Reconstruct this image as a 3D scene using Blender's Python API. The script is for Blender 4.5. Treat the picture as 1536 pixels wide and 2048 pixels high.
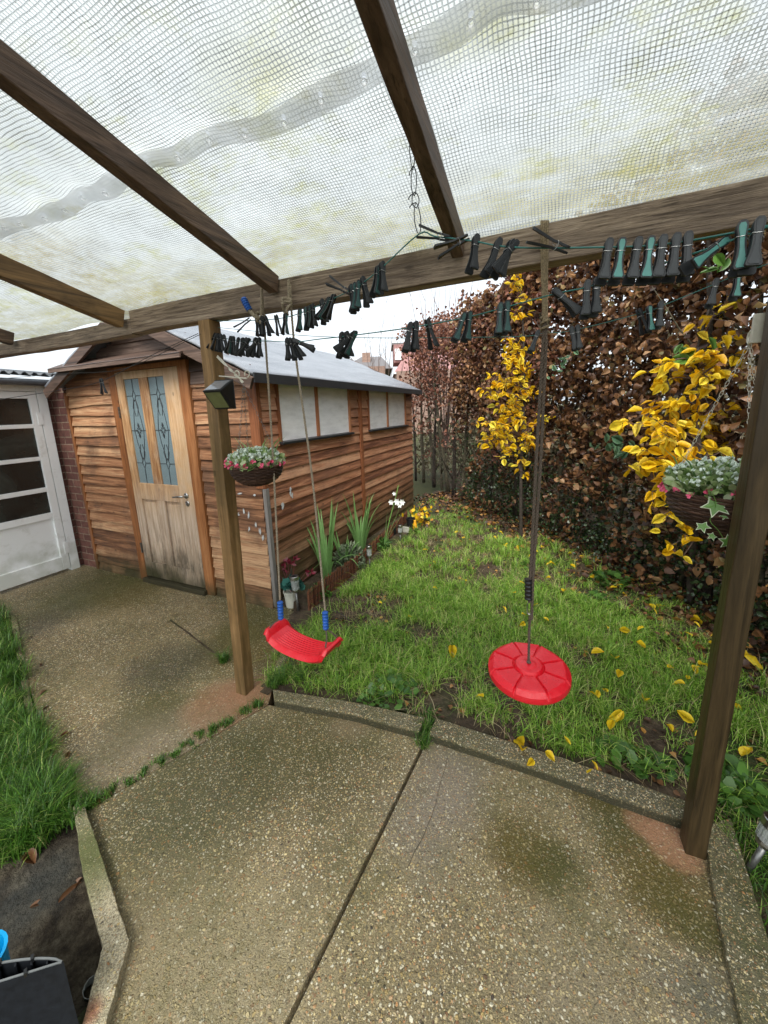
import bpy, math, random
import numpy as np
from mathutils import Vector, Matrix
random.seed(7); RNG=np.random.default_rng(11)
R_=math.radians
scene=bpy.context.scene
for o in list(bpy.data.objects): bpy.data.objects.remove(o)
COL=scene.collection
# ---------------------------------------------------------------- camera
YAW,PIT,ROL=R_(24.0),R_(11.0),R_(1.85); F=750.;CX=768.;CY=965.;HC=1.6
fw=np.array([-math.sin(YAW)*math.cos(PIT),math.cos(YAW)*math.cos(PIT),-math.sin(PIT)])
rt=np.array([math.cos(YAW),math.sin(YAW),0.]); dn=np.cross(fw,rt)
rt2=math.cos(ROL)*rt+math.sin(ROL)*dn; dn2=-math.sin(ROL)*rt+math.cos(ROL)*dn
CAM=np.array([0,0,HC])
cd=bpy.data.cameras.new('camera'); cam=bpy.data.objects.new('camera',cd); COL.objects.link(cam)
m=Matrix.Identity(4)
for i in range(3):
    m[i][0]=rt2[i]; m[i][1]=-dn2[i]; m[i][2]=-fw[i]; m[i][3]=CAM[i]
cam.matrix_world=m
cd.sensor_fit='HORIZONTAL'; cd.sensor_width=36; cd.lens=36*F/1536; cd.shift_y=-(1024-CY)/1536
cd.clip_start=.02; cd.clip_end=2000
scene.camera=cam
# ---------------------------------------------------------------- world, sun, exposure
SUN_EL,SUN_AZ=R_(52),R_(165)
w=bpy.data.worlds.new('World'); scene.world=w; w.use_nodes=True
nt=w.node_tree; bg=nt.nodes['Background']; sky=nt.nodes.new('ShaderNodeTexSky')
sky.sky_type='NISHITA'; sky.sun_disc=False; sky.sun_elevation=SUN_EL; sky.sun_rotation=SUN_AZ; sky.air_density=1; sky.dust_density=4; sky.ozone_density=1
hs=nt.nodes.new('ShaderNodeHueSaturation'); hs.inputs['Saturation'].default_value=.22; hs.inputs['Value'].default_value=1.25
nt.links.new(sky.outputs[0],hs.inputs['Color']); mxw=nt.nodes.new('ShaderNodeMix'); mxw.data_type='RGBA'; mxw.inputs[0].default_value=.55; mxw.inputs[7].default_value=(5.2,5.75,6.2,1)   # even cloud cover over the clear sky
nt.links.new(hs.outputs[0],mxw.inputs[6]); nt.links.new(mxw.outputs[2],bg.inputs['Color'])
bg.inputs['Strength'].default_value=.112
sl=bpy.data.lights.new('sun','SUN'); so=bpy.data.objects.new('sun',sl); COL.objects.link(so)
sl.energy=1.6; sl.angle=R_(35); sl.color=(1,.96,.9)
so.rotation_euler=(R_(90)-SUN_EL,0,math.pi-SUN_AZ)   # overcast: very soft, from high above
vs=scene.view_settings; vs.view_transform='Standard'; vs.look='None'; vs.gamma=1; vs.exposure=1.14
# ---------------------------------------------------------------- survey helpers: where sight lines meet real planes of the garden
def ray(px,py): return rt2*((px-CX)/F)+dn2*((py-CY)/F)+fw
def onz(px,py,z=0.):
    d=ray(px,py); return CAM+d*((z-HC)/d[2])
def ony(px,py,y):
    d=ray(px,py); return CAM+d*(y/d[1])
def onx(px,py,x):
    d=ray(px,py); return CAM+d*(x/d[0])
def dep(px,py,t): return CAM+ray(px,py)*t
# ---------------------------------------------------------------- mesh helpers
class MB:
    def __init__(s): s.v=[];s.f=[];s.n=0
    def add(s,v,f):
        v=[tuple(map(float,p)) for p in v]; b=len(s.v); s.v+=v; s.f+=[tuple(b+i for i in q) for q in f]; return s
    def box(s,c,d,rot=None):
        c=Vector(c);h=[x/2 for x in d]
        P=[Vector((i*h[0],j*h[1],k*h[2])) for i in(-1,1) for j in(-1,1) for k in(-1,1)]
        if rot is not None: P=[rot@p for p in P]
        return s.add([c+p for p in P],[(0,1,3,2),(4,6,7,5),(0,4,5,1),(2,3,7,6),(0,2,6,4),(1,5,7,3)])
    def bb(s,x0,x1,y0,y1,z0,z1): return s.box(((x0+x1)/2,(y0+y1)/2,(z0+z1)/2),(abs(x1-x0),abs(y1-y0),abs(z1-z0)))
    def beam(s,a,b,w,h,up=(0,0,1),sub=1,wob=0.):
        a=Vector(a);b=Vector(b);d=(b-a).normalized();u=Vector(up);r=d.cross(u).normalized();u=r.cross(d)
        V=[];Fc=[]
        for i in range(sub+1):
            p=a.lerp(b,i/sub)
            for sx,sy in((-1,-1),(1,-1),(1,1),(-1,1)):
                V.append(p+r*(sx*w/2+random.uniform(-wob,wob))+u*(sy*h/2+random.uniform(-wob,wob)))
        for i in range(sub):
            for k in range(4): Fc.append((i*4+k,i*4+(k+1)%4,i*4+4+(k+1)%4,i*4+4+k))
        Fc+=[(3,2,1,0),(sub*4,sub*4+1,sub*4+2,sub*4+3)]
        return s.add(V,Fc)
    def tube(s,pts,r,n=6,cap=True):
        pts=[Vector(p) for p in pts]; m=len(pts)
        rr=r if hasattr(r,'__len__') else [r]*m
        V=[];Fc=[];prev=None
        for i,p in enumerate(pts):
            t=(pts[min(i+1,m-1)]-pts[max(i-1,0)])
            if t.length<1e-9: t=Vector((0,0,1))
            t.normalize()
            if prev is None:
                a=Vector((0,0,1)) if abs(t.z)<.9 else Vector((1,0,0)); u=t.cross(a).normalized()
            else:
                u=prev-t*prev.dot(t)
                u=u.normalized() if u.length>1e-6 else t.orthogonal().normalized()
            prev=u; v=t.cross(u)
            for k in range(n):
                a=2*math.pi*k/n; V.append(p+(u*math.cos(a)+v*math.sin(a))*rr[i])
        for i in range(m-1):
            for k in range(n): Fc.append((i*n+k,i*n+(k+1)%n,(i+1)*n+(k+1)%n,(i+1)*n+k))
        if cap: Fc+=[tuple(range(n-1,-1,-1)),tuple(range((m-1)*n,m*n))]
        return s.add(V,Fc)
    def lathe(s,prof,c=(0,0,0),n=24,axis=None):
        V=[];Fc=[]
        c=Vector(c)
        for (r,z) in prof:
            for k in range(n):
                a=2*math.pi*k/n; p=Vector((r*math.cos(a),r*math.sin(a),z))
                if axis is not None: p=axis@p
                V.append(c+p)
        for i in range(len(prof)-1):
            for k in range(n): Fc.append((i*n+k,i*n+(k+1)%n,(i+1)*n+(k+1)%n,(i+1)*n+k))
        return s.add(V,Fc)
    def poly(s,pts,z0,z1):
        n=len(pts);A=sum(pts[i][0]*pts[(i+1)%n][1]-pts[(i+1)%n][0]*pts[i][1] for i in range(n))
        if A<0: pts=pts[::-1]
        V=[(x,y,z0) for x,y in pts]+[(x,y,z1) for x,y in pts]
        return s.add(V,[tuple(range(n-1,-1,-1)),tuple(range(n,2*n))]+[(i,(i+1)%n,n+(i+1)%n,n+i) for i in range(n)])
    def build(s,name,mat,parent=None,smooth=False,bevel=0,loc=None):
        me=bpy.data.meshes.new(name); me.from_pydata(s.v,[],s.f); me.update()
        if smooth: me.polygons.foreach_set('use_smooth',[True]*len(me.polygons))
        o=bpy.data.objects.new(name,me); COL.objects.link(o)
        if mat: me.materials.append(mat)
        if parent is not None: o.parent=parent; o.matrix_parent_inverse=Matrix.Translation(-parent.location) if parent.type=='EMPTY' else Matrix.Identity(4)
        if bevel:
            b=o.modifiers.new('bevel','BEVEL'); b.width=bevel; b.segments=2; b.limit_method='ANGLE'
        return o
def tag(o,label=None,cat=None,group=None,kind=None):
    if label: o['label']=label
    if cat: o['category']=cat
    if group: o['group']=group
    if kind: o['kind']=kind
    return o
def empty(name,loc,label,cat,group=None):
    o=bpy.data.objects.new(name,None); COL.objects.link(o); o.location=Vector([float(x) for x in loc]); o.empty_display_size=.1
    return tag(o,label,cat,group)
def npmesh(name,V,Fs,mat,parent=None,smooth=False):
    V=np.asarray(V,dtype=np.float32); me=bpy.data.meshes.new(name)
    me.vertices.add(len(V)); me.vertices.foreach_set('co',V.ravel())
    loops=np.concatenate([np.asarray(f,dtype=np.int32).ravel() for f in Fs]); sizes=np.concatenate([np.full(len(f),np.asarray(f).shape[1],dtype=np.int32) for f in Fs])
    me.loops.add(len(loops)); me.loops.foreach_set('vertex_index',loops)
    me.polygons.add(len(sizes)); st=np.concatenate([[0],np.cumsum(sizes)[:-1]]).astype(np.int32)
    me.polygons.foreach_set('loop_start',st); me.update(calc_edges=True); me.validate()
    if smooth: me.polygons.foreach_set('use_smooth',[True]*len(me.polygons))
    o=bpy.data.objects.new(name,me); COL.objects.link(o); me.materials.append(mat)
    if parent is not None: o.parent=parent; o.matrix_parent_inverse=Matrix.Translation(-parent.location) if parent.type=='EMPTY' else Matrix.Identity(4)
    return o
def unit(a): return a/np.maximum(np.linalg.norm(a,axis=1,keepdims=True),1e-9)
def leaves_np(C,D,size,aspect=.55,fold=.18,curl=.12,up=None):
    """leaf blades: C centres, D length direction, folded along the midrib and curled at the tip"""
    n=len(C); C=np.asarray(C,float); D=unit(np.asarray(D,float)); size=np.broadcast_to(size,(n,)).astype(float)
    rnd=RNG.normal(size=(n,3)) if up is None else np.asarray(up)+RNG.normal(size=(n,3))*.35
    S=unit(np.cross(D,rnd)); N=np.cross(S,D)
    a=aspect; t=[(0,0,0),(0,.35,-1),(0,.72,-1),(0,1,0),(-.42*a*1.2,.33,1),(-.36*a*1.2,.7,1),(.42*a*1.2,.33,1),(.36*a*1.2,.7,1)]
    V=np.zeros((n,8,3)); fo=fold*RNG.uniform(.2,1.8,n); cu=curl*RNG.uniform(-1,2.,n)
    for k,(x,y,z) in enumerate(t):
        zz=(fo*.5 if z>0 else -fo*.2 if z<0 else 0)+cu*-(y**2)
        V[:,k]=C+size[:,None]*(S*(x*1.5)+D*(y-.5)+N*np.asarray(zz)[:,None] if np.ndim(zz) else S*(x*1.5)+D*(y-.5)+N*zz)
    b=(np.arange(n)*8)[:,None]
    T=np.concatenate([b+np.array([[0,1,4]]),b+np.array([[2,3,5]]),b+np.array([[0,6,1]]),b+np.array([[2,7,3]])])
    Q=np.concatenate([b+np.array([[1,2,5,4]]),b+np.array([[1,6,7,2]])])
    return V.reshape(-1,3),[T,Q]
def leaves_hi(C,D,size,aspect=.6,fold=.18,curl=.12,up=None):
    n=len(C); C=np.asarray(C,float); D=unit(np.asarray(D,float)); size=np.broadcast_to(size,(n,)).astype(float)
    rnd=RNG.normal(size=(n,3)) if up is None else np.asarray(up)+RNG.normal(size=(n,3))*.35
    S=unit(np.cross(D,rnd)); N=np.cross(S,D); ys=[0,.10,.28,.50,.72,.88,1.0]; ws=[0,.24,.42,.46,.33,.15,0]
    V=np.zeros((n,17,3)); fo=fold*RNG.uniform(.2,1.8,n); cu=curl*RNG.uniform(-1,2.4,n); wv=RNG.uniform(-.05,.05,(n,17)); aw=RNG.uniform(.8,1.15,n)
    k=0; idx={}
    for i,(y,w) in enumerate(zip(ys,ws)):
        for sd in ((0,) if w==0 else (-1,0,1)):
            zz=fo*abs(sd)*w*1.2-cu*(y**2)+wv[:,k]*abs(sd)
            V[:,k]=C+size[:,None]*(S*(sd*w*aspect*1.15*aw)[:,None]+D*(y-.5)+N*zz[:,None]); idx[(i,sd)]=k; k+=1
    b=(np.arange(n)*17)[:,None]; T=[];Q=[]
    for sd in(-1,1):
        T+= [b+np.array([[idx[(0,0)],idx[(1,0)],idx[(1,sd)]]]),b+np.array([[idx[(5,0)],idx[(6,0)],idx[(5,sd)]]])]
        for i in range(1,5): Q.append(b+np.array([[idx[(i,0)],idx[(i+1,0)],idx[(i+1,sd)],idx[(i,sd)]]]))
    return V.reshape(-1,3),[np.concatenate(T),np.concatenate(Q)]
# ---------------------------------------------------------------- material helpers
class NM:
    def __init__(s,name,rough=.6,spec=.5,coord='Object'):
        s.m=bpy.data.materials.new(name); s.m.use_nodes=True; s.t=s.m.node_tree; s.b=s.t.nodes['Principled BSDF']
        s.b.inputs['Roughness'].default_value=rough; s.b.inputs['Specular IOR Level'].default_value=spec
        s.tc=s.t.nodes.new('ShaderNodeTexCoord'); s.P=s.tc.outputs[coord]
    def set(s,k,v):
        i=s.b.inputs[k]
        if hasattr(v,'links') or isinstance(v,bpy.types.NodeSocket): s.t.links.new(v,i)
        else: i.default_value=v if not(isinstance(v,tuple) and len(v)==3) else (*v,1)
        return s
    def _in(s,n,k,v):
        if isinstance(v,bpy.types.NodeSocket): s.t.links.new(v,n.inputs[k])
        elif v is not None: n.inputs[k].default_value=(*v,1) if isinstance(v,tuple) and len(v)==3 and n.inputs[k].type=='RGBA' else v
    def scale(s,vec,sc):
        n=s.t.nodes.new('ShaderNodeMapping'); s._in(n,0,vec); n.inputs['Scale'].default_value=sc; return n.outputs[0]
    def noise(s,sc,det=4,vec=None,rough=.55,dist=0,col=False):
        n=s.t.nodes.new('ShaderNodeTexNoise'); s._in(n,'Vector',vec or s.P); n.inputs['Scale'].default_value=sc; n.inputs['Detail'].default_value=det; n.inputs['Roughness'].default_value=rough; n.inputs['Distortion'].default_value=dist
        return n.outputs['Color' if col else 'Fac']
    def voro(s,sc,out='Color',vec=None,feature='F1',rnd=1):
        n=s.t.nodes.new('ShaderNodeTexVoronoi'); n.feature=feature; s._in(n,'Vector',vec or s.P); n.inputs['Scale'].default_value=sc; n.inputs['Randomness'].default_value=rnd
        return n.outputs[out]
    def ramp(s,f,stops,interp='LINEAR'):
        n=s.t.nodes.new('ShaderNodeValToRGB'); n.color_ramp.interpolation=interp; e=n.color_ramp.elements
        while len(e)<len(stops): e.new(.5)
        for i,(p,c) in enumerate(stops): e[i].position=p; e[i].color=(*c,1) if not isinstance(c,(int,float)) else (c,c,c,1)
        s._in(n,0,f); return n.outputs[0]
    def mr(s,f,a,b,c=0,d=1):
        n=s.t.nodes.new('ShaderNodeMapRange'); s._in(n,0,f)
        for k,v in zip((1,2,3,4),(a,b,c,d)): n.inputs[k].default_value=v
        return n.outputs[0]
    def math(s,op,a,b=None,c=None):
        n=s.t.nodes.new('ShaderNodeMath'); n.operation=op; s._in(n,0,a); s._in(n,1,b)
        if c is not None: s._in(n,2,c)
        return n.outputs[0]
    def mix(s,f,a,b,mode='MIX'):
        n=s.t.nodes.new('ShaderNodeMix'); n.data_type='RGBA'; n.blend_type=mode
        s._in(n,0,f)
        for k,v in((6,a),(7,b)):
            if isinstance(v,bpy.types.NodeSocket): s.t.links.new(v,n.inputs[k])
            else: n.inputs[k].default_value=(*v,1)
        return n.outputs[2]
    def isl(s): n=s.t.nodes.new('ShaderNodeNewGeometry'); return n.outputs['Random Per Island']
    def obr(s): n=s.t.nodes.new('ShaderNodeObjectInfo'); return n.outputs['Random']
    def sep(s,v=None):
        n=s.t.nodes.new('ShaderNodeSeparateXYZ'); s._in(n,0,v or s.P); return n.outputs
    def comb(s,x,y,z):
        n=s.t.nodes.new('ShaderNodeCombineXYZ'); s._in(n,0,x);s._in(n,1,y);s._in(n,2,z); return n.outputs[0]
    def bump(s,h,dist=.002,st=1.):
        n=s.t.nodes.new('ShaderNodeBump'); s._in(n,'Height',h); n.inputs['Distance'].default_value=dist; n.inputs['Strength'].default_value=st
        s.t.links.new(n.outputs[0],s.b.inputs['Normal']); return s
    def blob(s,c,r0,r1,wob=.12,sc=5,sx=1,sy=1,vec=None):
        """1 inside a stain of its own shape centred at c, 0 outside"""
        n=s.t.nodes.new('ShaderNodeVectorMath'); n.operation='SUBTRACT'; s._in(n,0,vec or s.P); n.inputs[1].default_value=tuple(map(float,c))
        k=s.t.nodes.new('ShaderNodeVectorMath'); k.operation='MULTIPLY'; s.t.links.new(n.outputs[0],k.inputs[0]); k.inputs[1].default_value=(sx,sy,1)
        l=s.t.nodes.new('ShaderNodeVectorMath'); l.operation='LENGTH'; s.t.links.new(k.outputs[0],l.inputs[0])
        nz=s.math('MULTIPLY',s.math('SUBTRACT',s.noise(sc,5),.5),wob*2)
        return s.mr(s.math('ADD',l.outputs['Value'],nz),r1,r0)
def plain(name,c,rough=.5,spec=.5,metal=0,var=.15,nsc=30,bump=0):
    n=NM(name,rough,spec); f=n.noise(nsc,4)
    n.set('Base Color',n.mix(n.mr(f,.3,.7),tuple(x*(1-var) for x in c),tuple(min(1,x*(1+var)) for x in c))); n.set('Metallic',metal)
    if bump: n.bump(f,bump)
    return n.m
def wood(name,cols,axis=0,rough=.65,grain=18,algae=None,dark=.4,weather=None,spec=.35,bumpd=.0015,knots=True,bleach=None):
    """stained timber: grain along axis, a tone of its own per board, weathering patches"""
    n=NM(name,rough,spec); sc=[grain*1.0]*3; sc[axis]=grain*.06
    v=n.scale(n.P,tuple(sc)); isl=n.isl()
    off=n.t.nodes.new('ShaderNodeVectorMath'); off.operation='ADD'; n.t.links.new(v,off.inputs[0])
    n.t.links.new(n.comb(n.math('MULTIPLY',isl,37.),n.math('MULTIPLY',isl,91.),n.math('MULTIPLY',isl,53.)),off.inputs[1]); v=off.outputs[0]
    g=n.noise(1.6,7,vec=v,rough=.65,dist=1.2); g2=n.noise(6,3,vec=v,rough=.7)
    base=n.ramp(n.mr(n.math('ADD',g,n.math('MULTIPLY',n.math('SUBTRACT',isl,.5),.34)),.28,.72),[(0,cols[0]),(.5,cols[1]),(1,cols[2])])
    line=n.mr(g2,.56,.72); base=n.mix(n.math('MULTIPLY',line,dark),base,tuple(x*.35 for x in cols[0]))
    patch=n.mr(n.noise(2.3,6,rough=.65),.5,.66)
    if weather: base=n.mix(n.math('MULTIPLY',patch,weather[1]),base,weather[0])
    if knots:
        k=n.mr(n.voro(4.5,'Distance',vec=n.scale(n.P,tuple(1.9 if i!=axis else 1. for i in range(3)))),.05,.1,1,0)
        base=n.mix(n.math('MULTIPLY',k,.55),base,tuple(x*.3 for x in cols[0]))
    if bleach:
        zz=n.sep()[2]; bl_=n.mr(n.math('ADD',zz,n.math('MULTIPLY',n.noise(3,5,vec=n.scale(n.P,(3,3,.6))),.5)),bleach[0]+.05,bleach[0]+.45,1,0)
        base=n.mix(n.math('MULTIPLY',bl_,.75),base,n.mix(n.mr(n.noise(2.2,5,vec=v,rough=.7),.35,.65),(.36,.27,.20),(.66,.56,.46)))
        base=n.mix(n.math('MULTIPLY',n.math('MULTIPLY',n.mr(zz,.25,.65,1,0),n.mr(n.noise(7,5,vec=n.scale(n.P,(2,2,.6)),rough=.7),.45,.62)),.8),base,(.10,.075,.06))
    if algae:
        z=n.sep()[2]; a=n.mr(n.math('ADD',z,n.math('MULTIPLY',n.noise(4,6),.5)),algae[0]+.25,algae[1]+.25,1,0)
        base=n.mix(n.math('MULTIPLY',a,algae[2]),base,n.mix(n.noise(14,5),(.012,.013,.006),(.055,.055,.018)))
    n.set('Base Color',base); n.set('Roughness',n.mr(g,.3,.8,rough-.18,rough+.1)); n.bump(n.math('ADD',g2,g),bumpd)
    return n
# ================================================================ MATERIALS
def concrete(name,base=(.115,.10,.068),moss=.5,blobs=(),stone=.5,pebble=150,wet=.5,grime_shade=False):
    n=NM(name,.4,.5)
    big=n.noise(1.3,6,rough=.6); mid=n.noise(5,6); fine=n.noise(420,2)
    c=n.mix(n.mr(big,.35,.65),tuple(x*.72 for x in base),tuple(min(1,x*1.45) for x in base))
    c=n.mix(n.math('MULTIPLY',n.mr(n.noise(2.1,7,rough=.7,vec=n.scale(n.P,(1,1.3,1))),.5,.64),moss),c,(.075,.085,.02))
    c=n.mix(n.math('MULTIPLY',n.mr(n.noise(3.4,7,rough=.75),.56,.7),.5),c,(.34,.28,.21))
    for b in blobs:
        c=n.mix(n.math('MULTIPLY',n.blob(b[0],b[1],b[2],wob=b[5] if len(b)>5 else .12),b[4]),c,b[3])
    c=n.mix(n.mr(n.noise(190,4,rough=.75),.42,.60,0,.85),c,n.mix(.25,(.02,.018,.013),c))
    wv=n.t.nodes.new('ShaderNodeVectorMath'); wv.operation='ADD'; n.t.links.new(n.P,wv.inputs[0])
    sc=n.t.nodes.new('ShaderNodeVectorMath'); sc.operation='SCALE'; n.t.links.new(n.noise(60,2,col=True),sc.inputs[0]); sc.inputs['Scale'].default_value=.012; n.t.links.new(sc.outputs[0],wv.inputs[1]); W=wv.outputs[0]
    c_b=[]
    h=None
    for s_,thr,amt in((pebble*2.1,.48,.8),(pebble*1.25,.42,.95),(pebble*.72,.34,1.)):
        d=n.voro(s_,'Distance',vec=W); cc=n.voro(s_,'Color',vec=W); rx=n.sep(cc)
        on=n.math('MULTIPLY',n.mr(d,thr*.75,thr,1,0),n.mr(rx[0],1-stone*.75,1-stone*.75+.06))
        pc=n.ramp(rx[1],[(0,(.16,.12,.06)),(.12,(.62,.45,.18)),(.25,(.09,.08,.055)),(.38,(.52,.42,.24)),(.55,(.85,.70,.36)),(.66,(.05,.045,.04)),(.76,(.60,.30,.12)),(.85,(.72,.66,.46)),(1,(.95,.90,.70))])
        c=n.mix(n.math('MULTIPLY',on,amt),c,pc)
        h=on if h is None else n.math('ADD',h,on)
    for b in blobs:
        c=n.mix(n.math('MULTIPLY',n.blob(b[0],b[1],b[2],wob=b[5] if len(b)>5 else .12),b[4]*.62),c,b[3])
    mo=n.math('MULTIPLY',n.mr(n.noise(1.1,7,rough=.72,vec=n.scale(n.P,(1,1.2,1))),.46,.60),moss)
    c=n.mix(n.math('MULTIPLY',mo,n.mr(n.noise(26,6,rough=.75),.38,.58,.25,.9)),c,(.085,.088,.018))
    if grime_shade: c=n.mix(n.math('MULTIPLY',n.mr(n.math('ADD',n.sep()[2],n.math('MULTIPLY',n.noise(20,4),.01)),.040,.052,1,0),.8),c,(.03,.03,.012))  # dark olive low on the kerb: algae plus painted front-face shade
    n.set('Base Color',c)
    wetm=n.mr(n.noise(1.7,5,rough=.6),.4,.6)
    n.set('Roughness',n.math('ADD',n.mr(wetm,0,1,.62,.60-wet*.48),n.math('MULTIPLY',n.mr(fine,.3,.7),.12)))
    n.bump(n.math('ADD',n.math('MULTIPLY',h,.5),n.math('ADD',n.math('MULTIPLY',fine,.7),n.math('MULTIPLY',mid,2.))),.0055,1.)
    return n.m
RED=(.42,.215,.115); MOSS=(.068,.068,.008); ORG=(.12,.088,.010)
B=lambda px,py,r0,r1,c,a,w=.12:(onz(px,py),r0,r1,c,a,w)
m_path=concrete('path_concrete',(.26,.205,.105),.5,[B(200,1175,.25,.75,MOSS,.9),B(270,1190,.15,.45,ORG,.5),B(510,1290,.15,.4,ORG,.8),B(520,1235,.15,.4,MOSS,.8),B(445,1290,.1,.3,MOSS,.5),B(290,1440,.1,.24,MOSS,.7),B(340,1330,.1,.35,(.05,.045,.035),.7),B(60,1250,.1,.4,(.03,.028,.02),.6),B(440,1410,.15,.24,RED,.8,.06),B(500,1385,.1,.2,RED,.8,.05),B(260,1500,.1,.35,(.33,.27,.18),.6),B(380,1480,.1,.3,(.33,.27,.18),.4)],stone=.85,pebble=92,wet=.9)
m_patio=concrete('patio_concrete',(.31,.25,.13),.5,[B(400,1560,.2,.5,(.075,.078,.03),.7),B(620,1480,.1,.45,MOSS,.55),B(900,1560,.08,.24,(.30,.255,.195),.55),B(850,1650,.06,.22,(.29,.25,.20),.45),B(1050,1700,.05,.17,ORG,.85,.08),B(1120,1740,.04,.12,MOSS,.8,.08),B(1230,1640,.03,.17,MOSS,.8,.09),B(1330,1770,.06,.2,ORG,.9,.08),B(1385,1850,.03,.13,MOSS,.7),B(1180,1590,.02,.1,ORG,.6),B(1345,1690,.07,.105,RED,.9,.03),B(1290,1650,.04,.075,RED,.8,.03),B(300,1900,.05,.3,(.38,.31,.18),.6),B(450,2000,.1,.35,(.40,.33,.20),.6),B(1200,2030,.05,.3,(.32,.27,.18),.4),B(700,1450,.05,.15,(.32,.24,.14),.5),B(1410,2000,.03,.14,(.12,.12,.1),.6)],stone=.85,pebble=88,wet=.7)
m_kerb=concrete('kerb_concrete',(.17,.16,.09),.75,[],stone=.8,pebble=105,wet=.5,grime_shade=True)
m_kerb_pale=concrete('pale_kerb_concrete',(.55,.48,.32),.35,[(onz(175,1700,.05),.05,.24,(.14,.16,.05),.9,.06),(onz(180,2020,.05),.01,.04,(.35,.12,.06),.7,.03)],stone=.35,pebble=110,wet=.2)
n=NM('soil',.75,.3); c=n.ramp(n.noise(9,8,rough=.7),[(.3,(.02,.014,.009)),(.5,(.06,.042,.026)),(.7,(.13,.095,.06))]); c=n.mix(n.mr(n.noise(1.6,5),.5,.65),c,n.mix(n.noise(90,3),(.02,.03,.008),(.05,.07,.02)))
n.set('Base Color',c); n.bump(n.noise(30,8),.02); m_soil=n.m
n=NM('far_ground',.9,.2); n.set('Base Color',n.mix(n.noise(.6,8),(.03,.045,.015),(.08,.07,.035))); m_far=n.m
n=NM('mud',.85,.25); c=n.ramp(n.noise(14,9,rough=.75),[(.35,(.018,.014,.009)),(.48,(.06,.046,.03)),(.58,(.12,.10,.068)),(.7,(.20,.17,.12))]); c=n.mix(n.math('MULTIPLY',n.blob(onz(35,1790),.10,.2),.6),c,n.mix(n.noise(90,4),(.015,.018,.018),(.10,.11,.10))); n.set('Base Color',c); n.bump(n.noise(18,9,rough=.7),.05); m_mud=n.m
OR=[(.09,.028,.009),(.245,.082,.027),(.40,.16,.06)]
m_clad_side=wood('side_cladding_wood',[(.12,.046,.025),(.38,.165,.085),(.56,.31,.18)],axis=1,algae=(.15,.75,.85),dark=.5,bumpd=.004,weather=((.15,.078,.052),.5)).m
m_clad_front=wood('front_cladding_wood',[(.10,.042,.020),(.35,.165,.080),(.58,.36,.20)],axis=0,algae=(-.02,.28,.95),dark=.55,bumpd=.004,weather=((.12,.065,.040),.7)).m
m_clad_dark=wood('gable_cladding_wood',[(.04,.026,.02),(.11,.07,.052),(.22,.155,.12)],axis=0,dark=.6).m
m_door=wood('door_wood',[(.26,.12,.05),(.52,.31,.15),(.66,.46,.28)],axis=2,dark=.45,grain=26,algae=(.03,.42,.95),weather=((.54,.42,.30),.6),bleach=(.85,)).m
m_frame=wood('door_frame_wood',[(.14,.05,.016),(.30,.115,.038),(.42,.19,.075)],axis=2,dark=.5,algae=(-.03,.2,.9)).m
m_trimy=wood('window_trim_wood',[(.12,.04,.015),(.28,.10,.04),(.38,.17,.08)],axis=2,dark=.4,knots=False).m
m_greytrim=wood('weathered_corner_wood',[(.16,.145,.13),(.27,.25,.235),(.38,.36,.34)],axis=2,dark=.4,knots=False,algae=(.0,.3,.7)).m
m_post=wood('post_wood',[(.12,.068,.025),(.28,.165,.068),(.44,.29,.14)],axis=2,dark=.5,grain=14,algae=(-.2,.12,.6),weather=((.085,.06,.022),.5)).m
m_post_backlit=wood('backlit_post_wood',[(.028,.019,.009),(.065,.042,.017),(.12,.08,.035)],axis=2,dark=.5,grain=14,rough=.5).m  # right post: its backlit shade is put into darker browns
m_beam=wood('beam_wood',[(.09,.06,.042),(.32,.245,.18),(.56,.47,.37)],axis=0,dark=.9,grain=24,bumpd=.006,weather=((.10,.072,.05),.75)).m
m_raft=wood('rafter_wood',[(.05,.03,.02),(.15,.095,.065),(.27,.18,.125)],axis=1,dark=.8,grain=20,bumpd=.003,weather=((.085,.052,.034),.5)).m
m_raft_or=wood('orange_rafter_wood',[(.09,.055,.028),(.30,.18,.08),(.55,.30,.11)],axis=1,dark=.8,grain=12,weather=((.025,.017,.012),.8)).m
n=NM('roof_felt',.3,.6); f=n.noise(3,5,vec=n.scale(n.P,(4,.7,4))); c=n.mix(n.mr(f,.3,.7),(.20,.22,.25),(.33,.35,.38)); c=n.mix(n.mr(n.noise(300,2),.4,.6,0,.3),c,(.12,.13,.14)); n.set('Base Color',c); n.bump(n.math('ADD',n.math('MULTIPLY',f,3),n.noise(200,2)),.01,.6); m_felt=n.m
m_feltdark=plain('felt_edge',(.022,.024,.027),.45)
n=NM('frosted_pane',.25,.5); s1=n.noise(5,6,vec=n.scale(n.P,(1,1,3.2))); c=n.ramp(s1,[(.3,(.66,.66,.65)),(.5,(.80,.80,.79)),(.68,(.88,.88,.87))]); c=n.mix(n.mr(n.noise(160,2),.35,.65,0,.15),c,(.4,.42,.42)); n.set('Base Color',c); n.set('Coat Weight',.4); n.bump(n.noise(60,4),.001); m_pane=n.m
n=NM('leaded_glass',.2,.6); c=n.mix(n.noise(130,4),(.115,.165,.185),(.25,.33,.35)); n.set('Base Color',c); n.bump(n.noise(260,3),.0015); m_lead=n.m
m_came=plain('lead_came',(.03,.035,.04),.5)
n=NM('dark_obscure_glass',.12,.6); c=n.ramp(n.noise(3,4,dist=.6),[(.35,(.006,.007,.007)),(.55,(.02,.027,.025)),(.75,(.055,.07,.065))]); n.set('Base Color',c); n.bump(n.noise(50,4),.003,.6); m_dglass=n.m
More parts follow.
